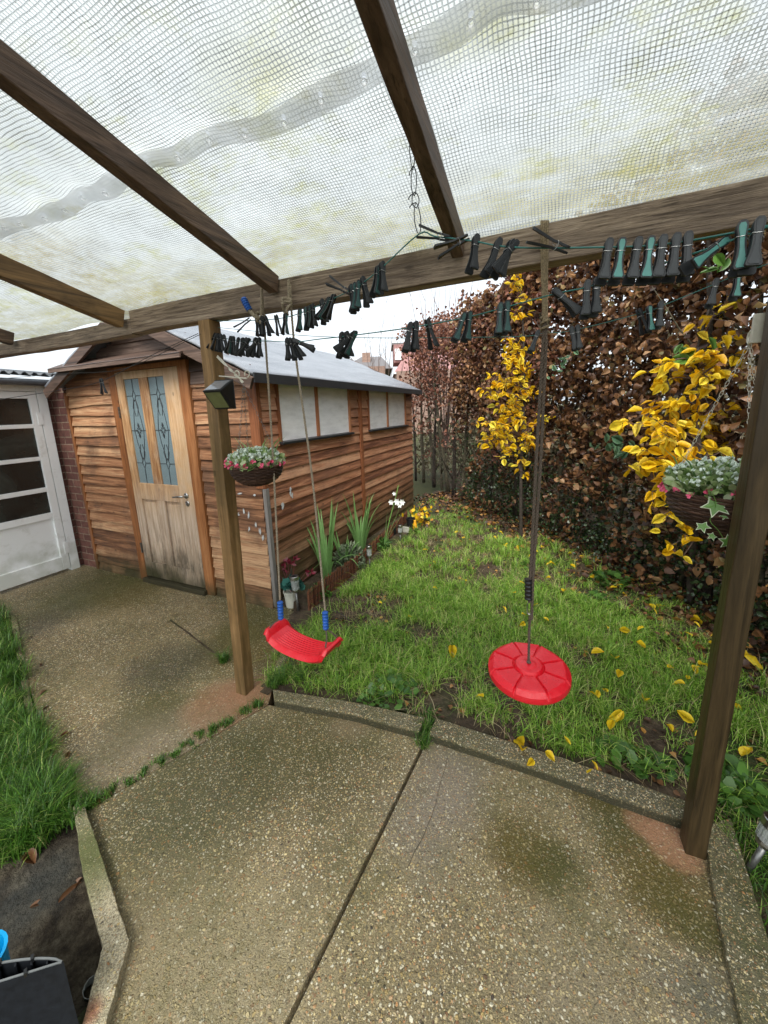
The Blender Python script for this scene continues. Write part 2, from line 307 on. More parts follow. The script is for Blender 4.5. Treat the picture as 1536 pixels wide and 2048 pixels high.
n=NM('white_gloss_paint',.35,.5); c=n.mix(n.mr(n.noise(7,7,rough=.7),.56,.74,0,.6),(.90,.92,.92),(.55,.55,.5)); c=n.mix(n.mr(n.noise(50,5,rough=.8),.68,.76),c,(.25,.2,.14)); z=n.sep()[2]; c=n.mix(n.math('MULTIPLY',n.mr(n.math('ADD',z,n.noise(6,5)),.6,.85,1,0),.35),c,(.22,.25,.12)); n.set('Base Color',c); n.bump(n.noise(40,5),.001); m_white=n.m
n=NM('red_brick',.8,.3)
bt=n.t.nodes.new('ShaderNodeTexBrick'); bt.inputs['Scale'].default_value=1; bt.inputs['Brick Width'].default_value=.225; bt.inputs['Row Height'].default_value=.075; bt.inputs['Mortar Size'].default_value=.006; bt.inputs['Mortar Smooth'].default_value=.3; bt.inputs['Bias'].default_value=-.1
pp=n.sep(); n.t.links.new(n.comb(n.math('ADD',pp[0],pp[1]),pp[2],0.),bt.inputs['Vector'])
bt.inputs['Color1'].default_value=(.13,.055,.045,1); bt.inputs['Color2'].default_value=(.23,.105,.08,1); bt.inputs['Mortar'].default_value=(.30,.22,.16,1)
c=n.mix(n.mr(n.noise(25,6),.45,.7,0,.6),bt.outputs['Color'],(.07,.035,.03)); n.set('Base Color',c); n.bump(n.math('SUBTRACT',n.noise(60,4),n.math('MULTIPLY',bt.outputs['Fac'],2)),.004); m_brick=n.m
m_fibre=plain('corrugated_sheet',(.09,.10,.11),.5,nsc=20,var=.4)
m_gutter=plain('gutter_grey',(.14,.155,.17),.4)
m_steel=plain('stainless_steel',(.45,.45,.44),.3,metal=1,var=.1)
m_steeld=plain('dull_steel',(.20,.20,.19),.38,metal=.8,var=.3,nsc=60)
m_black=plain('black_plastic',(.012,.013,.014),.35)
m_bin=plain('dark_grey_plastic',(.008,.010,.013),.6,spec=.25,nsc=60,var=.3,bump=.0005)
m_binrim=plain('scuffed_plastic_rim',(.12,.13,.13),.5)
m_red=None
n=NM('red_plastic',.38,.5); sp=n.mr(n.noise(170,4,rough=.7),.58,.68); c=n.mix(n.math('MULTIPLY',sp,.5),(.68,.008,.020),(.20,.008,.010)); c=n.mix(n.mr(n.noise(9,7,rough=.75),.48,.66,0,.45),c,(.78,.07,.08)); n.set('Base Color',c); n.set('Roughness',n.mr(n.noise(30,4),.3,.7,.25,.5)); n.bump(n.noise(220,3),.0006); m_red=n.m
m_redd=plain('hole_shade_red',(.16,.004,.008),.6)
m_blue=plain('blue_plastic',(.012,.10,.42),.35)
m_cyan=plain('bright_blue_plastic',(.0,.35,.75),.4)
m_ropeg=plain('grey_twisted_rope',(.30,.25,.18),.85,nsc=200,var=.35)
m_ropeb=plain('brown_twisted_rope',(.10,.075,.055),.8,nsc=200,var=.4)
m_strap=plain('weathered_cord',(.22,.17,.10),.8,nsc=150,var=.4)
m_line=plain('green_washing_line',(.03,.16,.14),.4)
m_wire=plain('black_wire',(.012,.012,.013),.45)
m_pegk=plain('dark_peg_plastic',(.012,.014,.016),.5,var=.2)
m_pegg=plain('grey_peg_grip',(.045,.05,.053),.6,var=.15)
m_pegt=plain('teal_peg_grip',(.085,.27,.235),.5,var=.15)
m_pegd=plain('deep_green_peg_grip',(.022,.075,.068),.5,var=.15)
m_cream=plain('cream_painted_metal',(.62,.60,.50),.45)
n=NM('wicker',.6,.3); c=n.mix(n.isl(),(.035,.018,.012),(.12,.065,.042)); n.set('Base Color',c); n.bump(n.noise(90,3),.001); m_wick=n.m
n=NM('willow',.75,.3); c=n.mix(n.isl(),(.06,.018,.010),(.24,.10,.05)); n.set('Base Color',c); m_willow=n.m
def leafm(name,stops,rough=.45,trans=.25,spots=None,veinmix=None):
    n=NM(name,rough,.45); i=n.isl(); c=n.ramp(i,stops)
    c=n.mix(n.mr(n.noise(35,4),.35,.7,0,.35),c,n.mix(.5,c,(.02,.012,.004)))
    if spots: c=n.mix(n.math('MULTIPLY',n.mr(n.noise(70,3),.6,.68),.7),c,spots)
    n.set('Base Color',c)
    if trans:
        t=n.t.nodes.new('ShaderNodeBsdfTranslucent'); n.t.links.new(c,t.inputs['Color'])
        mx=n.t.nodes.new('ShaderNodeMixShader'); mx.inputs[0].default_value=trans
        out=n.t.nodes['Material Output']; n.t.links.new(n.b.outputs[0],mx.inputs[1]); n.t.links.new(t.outputs[0],mx.inputs[2]); n.t.links.new(mx.outputs[0],out.inputs['Surface'])
    return n.m
m_beech=leafm('beech_leaves',[(0,(.04,.017,.009)),(.3,(.12,.055,.028)),(.55,(.24,.115,.052)),(.8,(.42,.215,.095)),(.93,(.55,.34,.18)),(1,(.20,.20,.07))],.4,.3)
m_beech2=leafm('reddish_beech_leaves',[(0,(.11,.040,.026)),(.4,(.24,.095,.058)),(.8,(.36,.16,.10)),(1,(.46,.24,.15))],.5,.3)
m_yel=leafm('yellow_leaves',[(0,(.92,.50,.008)),(.5,(.99,.68,.016)),(.9,(.99,.80,.07)),(.955,(.85,.6,.08)),(1,(.22,.32,.03))],.45,.35,spots=(.62,.22,.01))
m_greenl=leafm('green_leaves',[(0,(.03,.09,.015)),(1,(.12,.26,.045))],.4,.25)
m_greyg=leafm('rose_leaves',[(0,(.07,.15,.08)),(1,(.16,.29,.16))],.45,.2)
m_ivyd=leafm('dark_evergreen_leaves',[(0,(.008,.02,.006)),(.6,(.025,.06,.015)),(1,(.09,.13,.06))],.3,.1)
m_grass=leafm('grass_blades',[(0,(.05,.14,.012)),(.3,(.16,.36,.03)),(.65,(.34,.58,.07)),(.85,(.52,.70,.15)),(.95,(.66,.68,.28)),(1,(.50,.38,.18))],.4,.35)
m_grassd=leafm('deep_grass_blades',[(0,(.02,.06,.008)),(.5,(.055,.16,.018)),(.85,(.13,.29,.035)),(1,(.26,.32,.09))],.4,.3)
m_strap_leaf=leafm('iris_leaves',[(0,(.10,.22,.06)),(.6,(.2,.38,.12)),(1,(.36,.48,.18))],.4,.3)
m_bark=plain('dark_bark',(.035,.026,.018),.85,nsc=40,var=.6,bump=.004)
m_barkg=plain('lichened_bark',(.085,.075,.045),.85,nsc=40,var=.6,bump=.004)
m_twig=plain('bare_twigs',(.10,.065,.05),.8)
m_litter=leafm('leaf_litter',[(0,(.03,.014,.008)),(.5,(.10,.045,.02)),(.8,(.22,.10,.035)),(1,(.5,.26,.05))],.5,0)
# ================================================================ GROUND
g=MB(); S=600
g.add([(-S,-S,-.12),(S,-S,-.12),(S,S,-.12),(-S,S,-.12)],[(0,1,2,3)]); tag(g.build('ground',m_far),kind='structure')
# lawn soil: a gently uneven sheet up to the hedge and beyond
def sheet(name,x0,x1,y0,y1,nx,ny,zf,mat,keep=None):
    V=[];Fc=[]
    for j in range(ny+1):
        for i in range(nx+1):
            x=x0+(x1-x0)*i/nx;y=y0+(y1-y0)*j/ny; V.append((x,y,zf(x,y)))
    for j in range(ny):
        for i in range(nx):
            if keep is None or keep(x0+(x1-x0)*(i+.5)/nx,y0+(y1-y0)*(j+.5)/ny): a=j*(nx+1)+i; Fc.append((a,a+1,a+nx+2,a+nx+1))
    return tag(MB().add(V,Fc).build(name,mat,smooth=True),kind='structure')
K0=onz(545,1392);K1=onz(858,1440);K2=onz(1418,1637);KR=onz(1536,2000)
def lz(x,y): return .012+.012*math.sin(x*3.1+y*1.7)+.008*math.sin(x*7.3-y*5.1)+.004*math.sin(x*19+y*13)
P_fl=onz(553,1215)
sheet('lawn',-2.0,.75,1.36,12,90,260,lambda x,y: lz(x,y),m_soil,keep=lambda x,y: y>np.interp(x,[-1.5,-1.39,-.52,.64,.8],[1.44,1.475,1.61,1.60,1.60]) and not(x<-1.47-.42*(y-1.45)/.86 and y<2.34))
sheet('side_lawn',.60,9,-2.5,12,110,190,lambda x,y: lz(x,y)-(.0 if y>1.6 else .02),m_soil)
sheet('left_bed',-6,-1.0,-2.2,1.38,90,80,lambda x,y: -.035+.012*math.sin(x*9+y*4)+.006*math.sin(x*23-y*19),m_mud,keep=lambda x,y: True)
# concrete
def zpoly(pts): return [tuple(p[:2]) for p in pts]
PJ0=onz(168,1622);PJ1=onz(536,1408)
path=MB().poly(zpoly([onz(-40,1210),onz(30,1285),onz(80,1440),onz(130,1575),PJ0,PJ1,onz(540,1395),onz(556,1330),onz(600,1245),(-1.95,2.36),(-4.9,2.36),(-5.1,1.6)]),-.1,-.002)
tag(path.build('path',m_path),kind='structure')
A=onz(848,1490);Bm=onz(575,2048);d=(Bm-A)/np.linalg.norm(Bm-A);E_=A+d*3.2;A2=A-d*.12;nx_=np.array([-d[1],d[0],0]);
if nx_[0]>0: nx_=-nx_
KL0=onz(166,1618);KL1=onz(256,1878);KL2=onz(212,2048)
ext=np.array([-1.02,-1.6,0])
g0=.007
slabL=[tuple((PJ0+np.array([.008,-.008,0]))[:2]),tuple((PJ1+np.array([.012,-.01,0]))[:2]),tuple((A2+nx_*g0)[:2]),tuple((E_+nx_*g0)[:2]),tuple(ext[:2]),tuple(KL2[:2]),tuple(KL1[:2])]
slabR=[tuple((A2-nx_*g0)[:2]),(.66,1.62),(.56,.9),(.50,-1.5),tuple((E_-nx_*g0)[:2])]
def slab(pts,name):
    o=MB().poly(pts,-.1,.006).build(name,m_patio,bevel=.004); return tag(o,kind='structure')
slab(slabL,'patio');slab(slabR,'patio')
tag(MB().poly([tuple(PJ0[:2]),tuple(PJ1[:2]),(-.5,1.58),(.6,1.56),(.5,-1.5),(-1,-1.5),tuple(KL1[:2])],-.11,-.03).build('joint_soil',m_soil),kind='structure')
# shrinkage crack: thin recess line in each slab, laid as a dark sliver of dirt
def crack(pts,w,mat=m_soil,z=.0075,name='dirt_filled_crack'):
    V=[];Fc=[]
    P=[np.array(onz(*p)) for p in pts]; Q=[]
    for a,b in zip(P[:-1],P[1:]):
        for t in np.linspace(0,1,8)[:-1]: Q.append(a+(b-a)*t+np.array([random.uniform(-.003,.003),random.uniform(-.003,.003),0]))
    Q.append(P[-1])
    for i,q in enumerate(Q):
        t=Q[min(i+1,len(Q)-1)]-Q[max(i-1,0)]; t/=np.linalg.norm(t); n_=np.array([-t[1],t[0],0])*w*random.uniform(.5,1)
        V+=[(*(q+n_)[:2],z),(*(q-n_)[:2],z)]
    for i in range(len(Q)-1): Fc.append((2*i,2*i+1,2*i+3,2*i+2))
    tag(MB().add(V,Fc).build(name,mat),kind='structure')
crack([(895,1518),(868,1625),(815,1740)],.0012)
crack([(340,1240),(438,1312)],.008,z=.002,name='path_joint')
def kerb(pts_in,pts_out,z0,z1,mat,name='kerb',jt=.0016):
    V=[];Fc=[];n=len(pts_in); R=10;I=[];O=[]
    for a,b,c,dd in zip(pts_in[:-1],pts_in[1:],pts_out[:-1],pts_out[1:]):
        for k in range(R):
            t=k/R; j=lambda: np.array([random.uniform(-jt,jt),random.uniform(-jt,jt),0]); I.append(a+(b-a)*t+j()); O.append(c+(dd-c)*t+j())
    I.append(pts_in[-1]);O.append(pts_out[-1])
    for i,o in zip(I,O):
        dz=random.uniform(-.0015,.0015); V+=[(i[0],i[1],z0),(i[0],i[1],z1+dz),(o[0],o[1],z1+dz+.001),(o[0],o[1],z0)]
    for q in range(len(I)-1):
        b=q*4
        for k in range(4): Fc.append((b+k,b+(k+1)%4,b+4+(k+1)%4,b+4+k))
    e=(len(I)-1)*4; Fc+=[(3,2,1,0),(e,e+1,e+2,e+3)]
    return tag(MB().add(V,Fc).build(name,mat,bevel=.006),kind='structure')
zk=.055
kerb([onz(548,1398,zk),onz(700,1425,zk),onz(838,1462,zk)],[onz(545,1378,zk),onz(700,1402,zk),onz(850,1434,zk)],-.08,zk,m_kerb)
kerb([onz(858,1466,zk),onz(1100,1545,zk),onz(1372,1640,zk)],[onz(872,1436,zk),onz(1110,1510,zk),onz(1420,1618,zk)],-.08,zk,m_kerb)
m_kerb2=concrete('mossy_kerb_concrete',(.20,.18,.10),.75,[],stone=.7,pebble=110,wet=.5)
kerb([onz(1405,1650,.03),onz(1440,1850,.03),onz(1500,2120,.03)],[onz(1462,1635,.03),onz(1510,1790,.03),onz(1600,2080,.03)],-.08,.03,m_kerb2)
kerb([onz(170,1612,.04),onz(214,1745,.04),onz(258,1880,.04),onz(212,2048,.04),onz(200,2120,.04)],[onz(146,1612,.04),onz(165,1745,.04),onz(205,1893,.04),onz(165,2048,.04),onz(150,2120,.04)],-.12,.04,m_kerb_pale)
kerb([onz(-60,1165,.01),onz(34,1235,.01),onz(62,1400,.01),onz(140,1600,.01)],[onz(-80,1175,.01),onz(22,1240,.01),onz(48,1405,.01),onz(122,1605,.01)],-.1,.01,m_kerb2)
kerb([onz(548,1335,.01),onz(585,1262,.01)],[onz(565,1335,.01),onz(600,1262,.01)],-.1,.012,m_kerb2)
# ================================================================ CANOPY (pergola with reinforced sheet)
YB=1.415; SL=math.tan(R_(13.9))
def sz(y): return 2.168-(y-YB)*SL
can=empty('canopy',(-.5,YB,0),'timber lean-to canopy on two posts roofed with translucent netted sheet','canopy')
pl=onz(487,1383)
def post(name,bx,by,tx,ty,z1,mat,w=.09):
    m_=MB(); m_.beam((bx,by,-.05),(tx,ty,z1),w,w,up=(0,1,0),sub=14,wob=.0022); return m_.build(name,mat,can,bevel=.004)
post('post',-1.577,1.43,-1.535,1.43,2.045,m_post,.072)
post('post',.545,1.42,.565,1.42,2.045,m_post_backlit,.063)
# grey timber packed against the top of the left post
b=MB(); b.beam((-1.503,1.398,1.40),(-1.497,1.40,2.045),.03,.045,up=(0,1,0),sub=6,wob=.002)
def wbeam(x0,x1,y,z0,z1,t,name='beam',sub=40):
    m_=MB(); V=[];Fc=[]
    for i in range(sub+1):
        x=x0+(x1-x0)*i/sub; dz=.004*math.sin(x*3)+random.uniform(-.0015,.0015)
        V+=[(x,y-t/2+random.uniform(-.001,.001),z0+dz),(x,y+t/2,z0+dz),(x,y+t/2,z1+dz*.5),(x,y-t/2,z1+dz*.5)]
    for i in range(sub):
        for k in range(4): Fc.append((i*4+k,i*4+4+k,i*4+4+(k+1)%4,i*4+(k+1)%4))
    Fc+=[(0,1,2,3),(sub*4+3,sub*4+2,sub*4+1,sub*4)]
    return m_.add(V,Fc).build(name,m_beam,can,bevel=.004)
wbeam(-2.08,3.2,YB+.03,2.045,2.158,.07)
wbeam(-5.2,-2.09,YB+.035,2.042,2.122,.065)
def rafter(x,y1,mat,w=.048,h=.075,dz=0):
    m_=MB(); a=(x,-1.3,sz(-1.3)-h/2-.003+dz); b=(x,y1,sz(y1)-h/2-.003+dz); m_.beam(a,b,w,h,up=(0,0,1),sub=30,wob=.0012); return m_.build('rafter',mat,can,bevel=.003)
rafter(-1.105,1.40,m_raft,.046,.07); rafter(-.315,1.392,m_raft,.04,.075); rafter(-2.13,1.40,m_raft_or,.05,.09,-.006); rafter(-3.25,1.40,m_raft,.05,.08); rafter(.95,1.40,m_raft); rafter(-4.4,1.40,m_raft)
# netted sheet
def ripple(x,y):
    e=max(0,(y-1.05)/.4)
    return .004*math.sin(x*9+y*3)+.0035*math.sin(y*21+1.5*math.sin(x*4))+e*e*.010*math.sin(x*7.5+2)+ (.018*math.exp(-((y-.865)/.035)**2)*(.5+.5*math.sin(x*29+2*math.sin(x*5))) )
n=NM('netted_sheet',.45,.4); n.m.node_tree.nodes.remove(n.b)
T=n.t; s=n.sep()
wx=n.math('ADD',s[0],n.math('MULTIPLY',n.math('SUBTRACT',n.noise(6,3),.5),.022)); wy=n.math('ADD',n.math('MULTIPLY',s[1],1.03),n.math('MULTIPLY',n.math('SUBTRACT',n.noise(5.2,3,vec=n.scale(n.P,(1,1.2,1))),.5),.022))
def grid(v,per,wd):
    f=n.math('FRACT',n.math('DIVIDE',v,per)); a=n.math('ABSOLUTE',n.math('SUBTRACT',f,.5)); return n.mr(a,.5-wd,.5-wd*.45)
gv=n.noise(2.6,5,rough=.6)
gx=grid(wx,.0094,.18); gy=grid(wy,.0094,.18); G=n.math('MAXIMUM',gx,gy); knot=n.math('MULTIPLY',gx,gy)
dirty=n.mr(n.noise(7,7,rough=.75),.42,.62); 
band=n.math('MULTIPLY',n.mr(s[1],1.12,1.33),n.mr(n.noise(9,7,rough=.75,vec=n.scale(n.P,(.45,2.2,1))),.36,.54))
alg=n.math('MULTIPLY',n.math('MULTIPLY',n.mr(n.noise(3.2,8,rough=.78,vec=n.scale(n.P,(.8,1.7,1))),.51,.62),n.mr(n.noise(55,4,rough=.7),.35,.6,.3,1.)),n.mr(s[1],.5,1.25,.45,1.))
def bl(px,py,r0,r1,wob=.1): 
    nn=np.array([0,math.sin(R_(13.9)),math.cos(R_(13.9))]); P0=np.array([0,YB,2.168]); dd=ray(px,py); c=CAM+dd*((P0-CAM)@nn/(dd@nn)); return n.blob(c,r0,r1,wob,4,.8,1.6)
algae_c=n.mix(n.noise(30,4),(.33,.36,.10),(.56,.57,.27))
film=n.mix(n.mr(n.noise(2,5),.35,.65),(.62,.65,.64),(.73,.755,.74))
film=n.mix(n.math('MULTIPLY',alg,.8),film,algae_c); film=n.mix(n.math('MULTIPLY',band,.85),film,(.40,.35,.11))
rust=n.math('MAXIMUM',n.math('MAXIMUM',bl(300,600,.06,.30),bl(60,520,.08,.40)),n.math('MAXIMUM',bl(180,560,.05,.28),bl(420,590,.0,.10))); film=n.mix(n.math('MULTIPLY',n.math('MULTIPLY',rust,n.mr(n.noise(24,5,rough=.7),.3,.6)),.95),film,(.33,.25,.045))
film=n.mix(n.math('MULTIPLY',n.math('MAXIMUM',bl(660,190,.01,.06),n.math('MAXIMUM',bl(560,150,.03,.2),bl(980,60,.02,.1))),.55),film,(.47,.45,.14))
thr=n.mix(n.math('MULTIPLY',dirty,.8),(.42,.45,.44),(.20,.21,.185)); thr=n.mix(n.math('MULTIPLY',alg,.6),thr,(.34,.34,.12))
thr=n.mix(n.math('MULTIPLY',knot,n.mr(n.noise(11,3),.5,.62)),thr,(.10,.10,.09))
col=n.mix(G,film,thr)
tr=T.nodes.new('ShaderNodeBsdfTranslucent'); df=T.nodes.new('ShaderNodeBsdfDiffuse'); tp=T.nodes.new('ShaderNodeBsdfTransparent'); gl=T.nodes.new('ShaderNodeBsdfGlossy'); gl.inputs['Roughness'].default_value=.3
for q in(tr,df): T.links.new(col,q.inputs['Color'])
tp.inputs['Color'].default_value=(.84,.86,.87,1)
m1=T.nodes.new('ShaderNodeMixShader'); m1.inputs[0].default_value=.22; T.links.new(tr.outputs[0],m1.inputs[1]); T.links.new(df.outputs[0],m1.inputs[2])
m2=T.nodes.new('ShaderNodeMixShader'); T.links.new(n.math('SUBTRACT',.26,n.math('ADD',n.math('MULTIPLY',G,.20),n.math('MULTIPLY',n.math('MULTIPLY',alg,.2),1.))),m2.inputs[0]); T.links.new(m1.outputs[0],m2.inputs[1]); T.links.new(tp.outputs[0],m2.inputs[2])
def holes(n,src):
    s=n.sep(); T=n.t
    fx=n.math('MULTIPLY',n.math('SUBTRACT',n.math('FRACT',n.math('DIVIDE',n.math('ADD',s[0],11.5),.115)),.5),.115)
    hy=n.math('ADD',n.math('MULTIPLY',n.math('SINE',n.math('MULTIPLY',s[0],7.3)),.012),n.math('MULTIPLY',n.math('SINE',n.math('ADD',n.math('MULTIPLY',s[0],19.),1.)),.006))
    fy=n.math('SUBTRACT',n.math('SUBTRACT',s[1],.872),hy)
    r=n.math('SQRT',n.math('ADD',n.math('MULTIPLY',fx,fx),n.math('MULTIPLY',fy,fy)))
    k=n.mr(r,.0048,.0058,1,0); tp=T.nodes.new('ShaderNodeBsdfTransparent'); mm=T.nodes.new('ShaderNodeMixShader'); T.links.new(k,mm.inputs[0]); T.links.new(src,mm.inputs[1]); T.links.new(tp.outputs[0],mm.inputs[2]); T.links.new(mm.outputs[0],T.nodes['Material Output'].inputs['Surface'])
holes(n,m2.outputs[0])
bp=T.nodes.new('ShaderNodeBump'); T.links.new(n.math('ADD',G,n.math('MULTIPLY',n.noise(9,4),3)),bp.inputs['Height']); bp.inputs['Distance'].default_value=.004
for q in(tr,df): T.links.new(bp.outputs[0],q.inputs['Normal'])
m_sheet=n.m
V=[];Fc=[];nx,ny=420,190;X0,X1,Y0,Y1=-5.3,3.2,-1.35,1.475
for j in range(ny+1):
    for i in range(nx+1):
        x=X0+(X1-X0)*i/nx;y=Y0+(Y1-Y0)*j/ny; z=sz(y)+.006+ripple(x,y)
        if y>YB: z-=(y-YB)*.3
        V.append((x,y,z))
for j in range(ny):
    for i in range(nx): a=j*(nx+1)+i; Fc.append((a,a+1,a+nx+2,a+nx+1))
MB().add(V,Fc).build('netted_sheet',m_sheet,can,smooth=True)
# eyeleted hem where two sheets overlap
n=NM('hem_band',.5,.4); n.m.node_tree.nodes.remove(n.b); T=n.t
c=n.mix(n.mr(n.noise(6,5),.4,.62),(.56,.57,.58),(.74,.76,.77)); c=n.mix(n.mr(n.noise(7,6,rough=.7),.54,.66,0,.6),c,(.45,.41,.2))
tr=T.nodes.new('ShaderNodeBsdfTranslucent'); df=T.nodes.new('ShaderNodeBsdfDiffuse'); tp=T.nodes.new('ShaderNodeBsdfTransparent')
for q in(tr,df): T.links.new(c,q.inputs['Color'])
m1=T.nodes.new('ShaderNodeMixShader'); m1.inputs[0].default_value=.3; T.links.new(tr.outputs[0],m1.inputs[1]); T.links.new(df.outputs[0],m1.inputs[2])
m2=T.nodes.new('ShaderNodeMixShader'); m2.inputs[0].default_value=.34; T.links.new(m1.outputs[0],m2.inputs[1]); T.links.new(tp.outputs[0],m2.inputs[2]); holes(n,m2.outputs[0])
m_hem=n.m
V=[];Fc=[];nx,ny=700,8
def hemc(x): return .868+.012*math.sin(x*7.3)+.006*math.sin(x*19+1)
for j in range(ny+1):
    for i in range(nx+1):
        x=X0+(X1-X0)*i/nx; wv=.034+.004*math.sin(x*23); y=hemc(x)+(j/ny-.5)*2*wv*.8; V.append((x,y,sz(y)-.003+ripple(x,y)*.8))
for j in range(ny):
    for i in range(nx): a=j*(nx+1)+i; Fc.append((a,a+1,a+nx+2,a+nx+1))
hem=MB().add(V,Fc).build('hem_band',m_hem,can,smooth=True)
n=NM('eyelet_plastic',.4,.5); T=n.t; tr=T.nodes.new('ShaderNodeBsdfTranslucent'); tr.inputs['Color'].default_value=(.95,.96,.97,1); n.set('Base Color',(.9,.9,.9))
m1=T.nodes.new('ShaderNodeMixShader'); m1.inputs[0].default_value=.8; T.links.new(n.b.outputs[0],m1.inputs[1]); T.links.new(tr.outputs[0],m1.inputs[2]); T.links.new(m1.outputs[0],T.nodes['Material Output'].inputs['Surface']); m_eye=n.m
x=-11.5+.115*(72.5)
while x<.8:
    y=hemc(x)+.004; z=sz(y)-.006+ripple(x,y)*.8
    t_=MB(); t_.lathe([(.0045,0),(.0075,0),(.008,-.0015),(.0045,-.002)],(x,y,z),14,axis=Matrix.Rotation(R_(-13.9),3,'X')); t_.build('eyelet',m_eye,hem); x+=.115
# ================================================================ SHED
XL,XR,YF,YE=-4.44,-2.03,2.26,5.70; EZ=1.90; RX=-3.235; RZ=2.47
shed=empty('garden_shed',((XL+XR)/2,YF,0),'brown weathered shiplap garden shed with grey felt roof and half glazed door','shed')
def roofz(x): return EZ+(RZ-EZ)*(1-abs(x-RX)/((XR-XL)/2))
pitch=.0965
def boards_x(segs,y,z0,z1,clip=None,wany=0,cup=.0):
    """weatherboards along x on a wall facing the camera (-y)"""
    V=[];Fc=[]
    z=z0
    k=0
    while z<z1-.01:
        h=min(pitch,z1-z)
        for (xa,xb) in segs:
            za=z
            if clip:
                if clip(z+h*.5)is None: continue
                a2,b2=clip(z+h*.5); xa2=max(xa,a2);xb2=min(xb,b2)
            else: xa2,xb2=xa,xb
            if xb2-xa2<.03: continue
            nn=max(2,int((xb2-xa2)/.04)); ph=random.uniform(0,9); tl=random.uniform(-.004,.004)
            b=len(V); am=wany*random.uniform(.4,1.3)
            for i in range(nn+1):
                t=i/nn; x=xa2+(xb2-xa2)*t
                lo=am*(math.sin(t*2.6+ph)*.6+math.sin(t*6.1+ph*2)*.35+math.sin(t*17+ph)*.06)+tl*(t-.5)*2+random.uniform(-.0006,.0006)
                out=.023+cup*abs(math.sin(t*2.3+ph))+random.uniform(-.0005,.0005)
                V+=[(x,y-out,z-.014+lo),(x,y-out+.006*.3,z+.002+lo),(x,y-.004,z+h),(x,y+.004,z+h),(x,y+.004,z-.014+lo)]
            for i in range(nn):
                q=b+i*5
                for c in range(5): Fc.append((q+c,q+5+c,q+5+(c+1)%5,q+(c+1)%5))
            Fc+=[(b,b+1,b+2,b+3,b+4),tuple(b+nn*5+c for c in(4,3,2,1,0))]
        z+=h;k+=1
    return MB().add(V,Fc)
boards_x([(XL+.02,-3.70)],YF,.0,2.03,wany=.011,cup=.006).build('front_cladding',m_clad_front,shed)
boards_x([(-2.68,XR-.02)],YF,.0,1.86,wany=.002).build('front_cladding',m_clad_front,shed)
def gclip(z):
    if z<EZ-.02: return (XL,XR)
    f=(z-EZ)/(RZ-EZ)
    if f>.97: return None
    hw=(1-f)*(XR-XL)/2; return (RX-hw,RX+hw)
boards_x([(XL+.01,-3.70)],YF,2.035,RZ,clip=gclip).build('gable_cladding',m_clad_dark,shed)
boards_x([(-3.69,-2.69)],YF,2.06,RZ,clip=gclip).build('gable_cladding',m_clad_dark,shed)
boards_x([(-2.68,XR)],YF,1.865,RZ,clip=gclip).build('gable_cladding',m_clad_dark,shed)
# side wall boards along y, facing +x
def boards_y(segs,x,z0,z1):
    V=[];Fc=[];z=z0
    while z<z1-.01:
        h=min(pitch,z1-z)
        for ya,yb in segs:
            nn=max(2,int((yb-ya)/.08)); ph=random.uniform(0,9); b=len(V)
            for i in range(nn+1):
                t=i/nn;y=ya+(yb-ya)*t; lo=.0015*math.sin(t*5+ph)+random.uniform(-.0005,.0005); out=.023+.002*math.sin(t*3+ph)
                V+=[(x+out,y,z-.014+lo),(x+out-.002,y,z+.002+lo),(x+.004,y,z+h),(x-.004,y,z+h),(x-.004,y,z-.014+lo)]
            for i in range(nn):
                q=b+i*5
                for c in range(5): Fc.append((q+c,q+(c+1)%5,q+5+(c+1)%5,q+5+c))
            Fc+=[tuple(b+c for c in(4,3,2,1,0)),tuple(b+nn*5+c for c in range(5))]
        z+=h
    return MB().add(V,Fc)
zs=pitch*14
for sg_ in ((YF+.02,3.865),(3.935,YE)): boards_y([sg_],XR,.0,zs).build('side_cladding',m_clad_side,shed)
for sg_ in ((YF+.02,2.455),(3.67,3.865),(3.935,4.105),(5.405,YE)): boards_y([sg_],XR,zs,EZ).build('side_cladding',m_clad_side,shed)
MB().bb(XL+.03,XR-.03,YF+.03,YE-.03,0.0,EZ-.02).build('inner_wall',m_clad_dark,shed)
MB().bb(XR+.001,XR+.035,3.87,3.93,.0,EZ-.03).build('cover_strip',m_trimy,shed,bevel=.002)
# corner boards
MB().bb(XR-.005,XR+.028,YF-.026,YF+.012,.02,1.02).build('corner_board',m_greytrim,shed,bevel=.002)
MB().bb(XR-.065,XR+.024,YF-.028,YF+.012,1.022,1.86).build('corner_board',m_trimy,shed,bevel=.002)
MB().bb(XL-.01,XL+.03,YF-.03,YF+.012,.0,1.86).build('corner_board',m_frame,shed,bevel=.002)
MB().bb(XL-.01,XR+.02,YF-.0205,YF+.01,-.02,-.0145).build('floor_bearer',m_clad_dark,shed)
# windows on the side wall
def window(y0,y1,z0,z1,ym):
    f=MB()
    f.bb(XR+.002,XR+.03,y0-.028,y0,z0-.01,z1); f.bb(XR+.002,XR+.03,y1,y1+.028,z0-.01,z1); f.bb(XR+.002,XR+.028,ym-.018,ym+.018,z0,z1); f.bb(XR+.001,XR+.027,y0-.02,y1+.02,z1-.012,z1+.002)
    fr=f.build('window',m_trimy,shed,bevel=.002)
    s_=MB(); s_.box((XR+.03,(y0+y1)/2,z0-.012),(.065,y1-y0+.07,.02),Matrix.Rotation(R_(8),3,'Y')); s_.build('sill',m_feltdark,fr,bevel=.002)
    for a,b in((y0,ym-.018),(ym+.018,y1)): MB().bb(XR+.003,XR+.011,a+.0005,b-.0005,z0+.001,z1-.001).build('pane',m_pane,fr)
window(2.485,3.638,1.372,EZ-.004,3.03); window(4.138,5.375,1.368,EZ-.004,4.71)
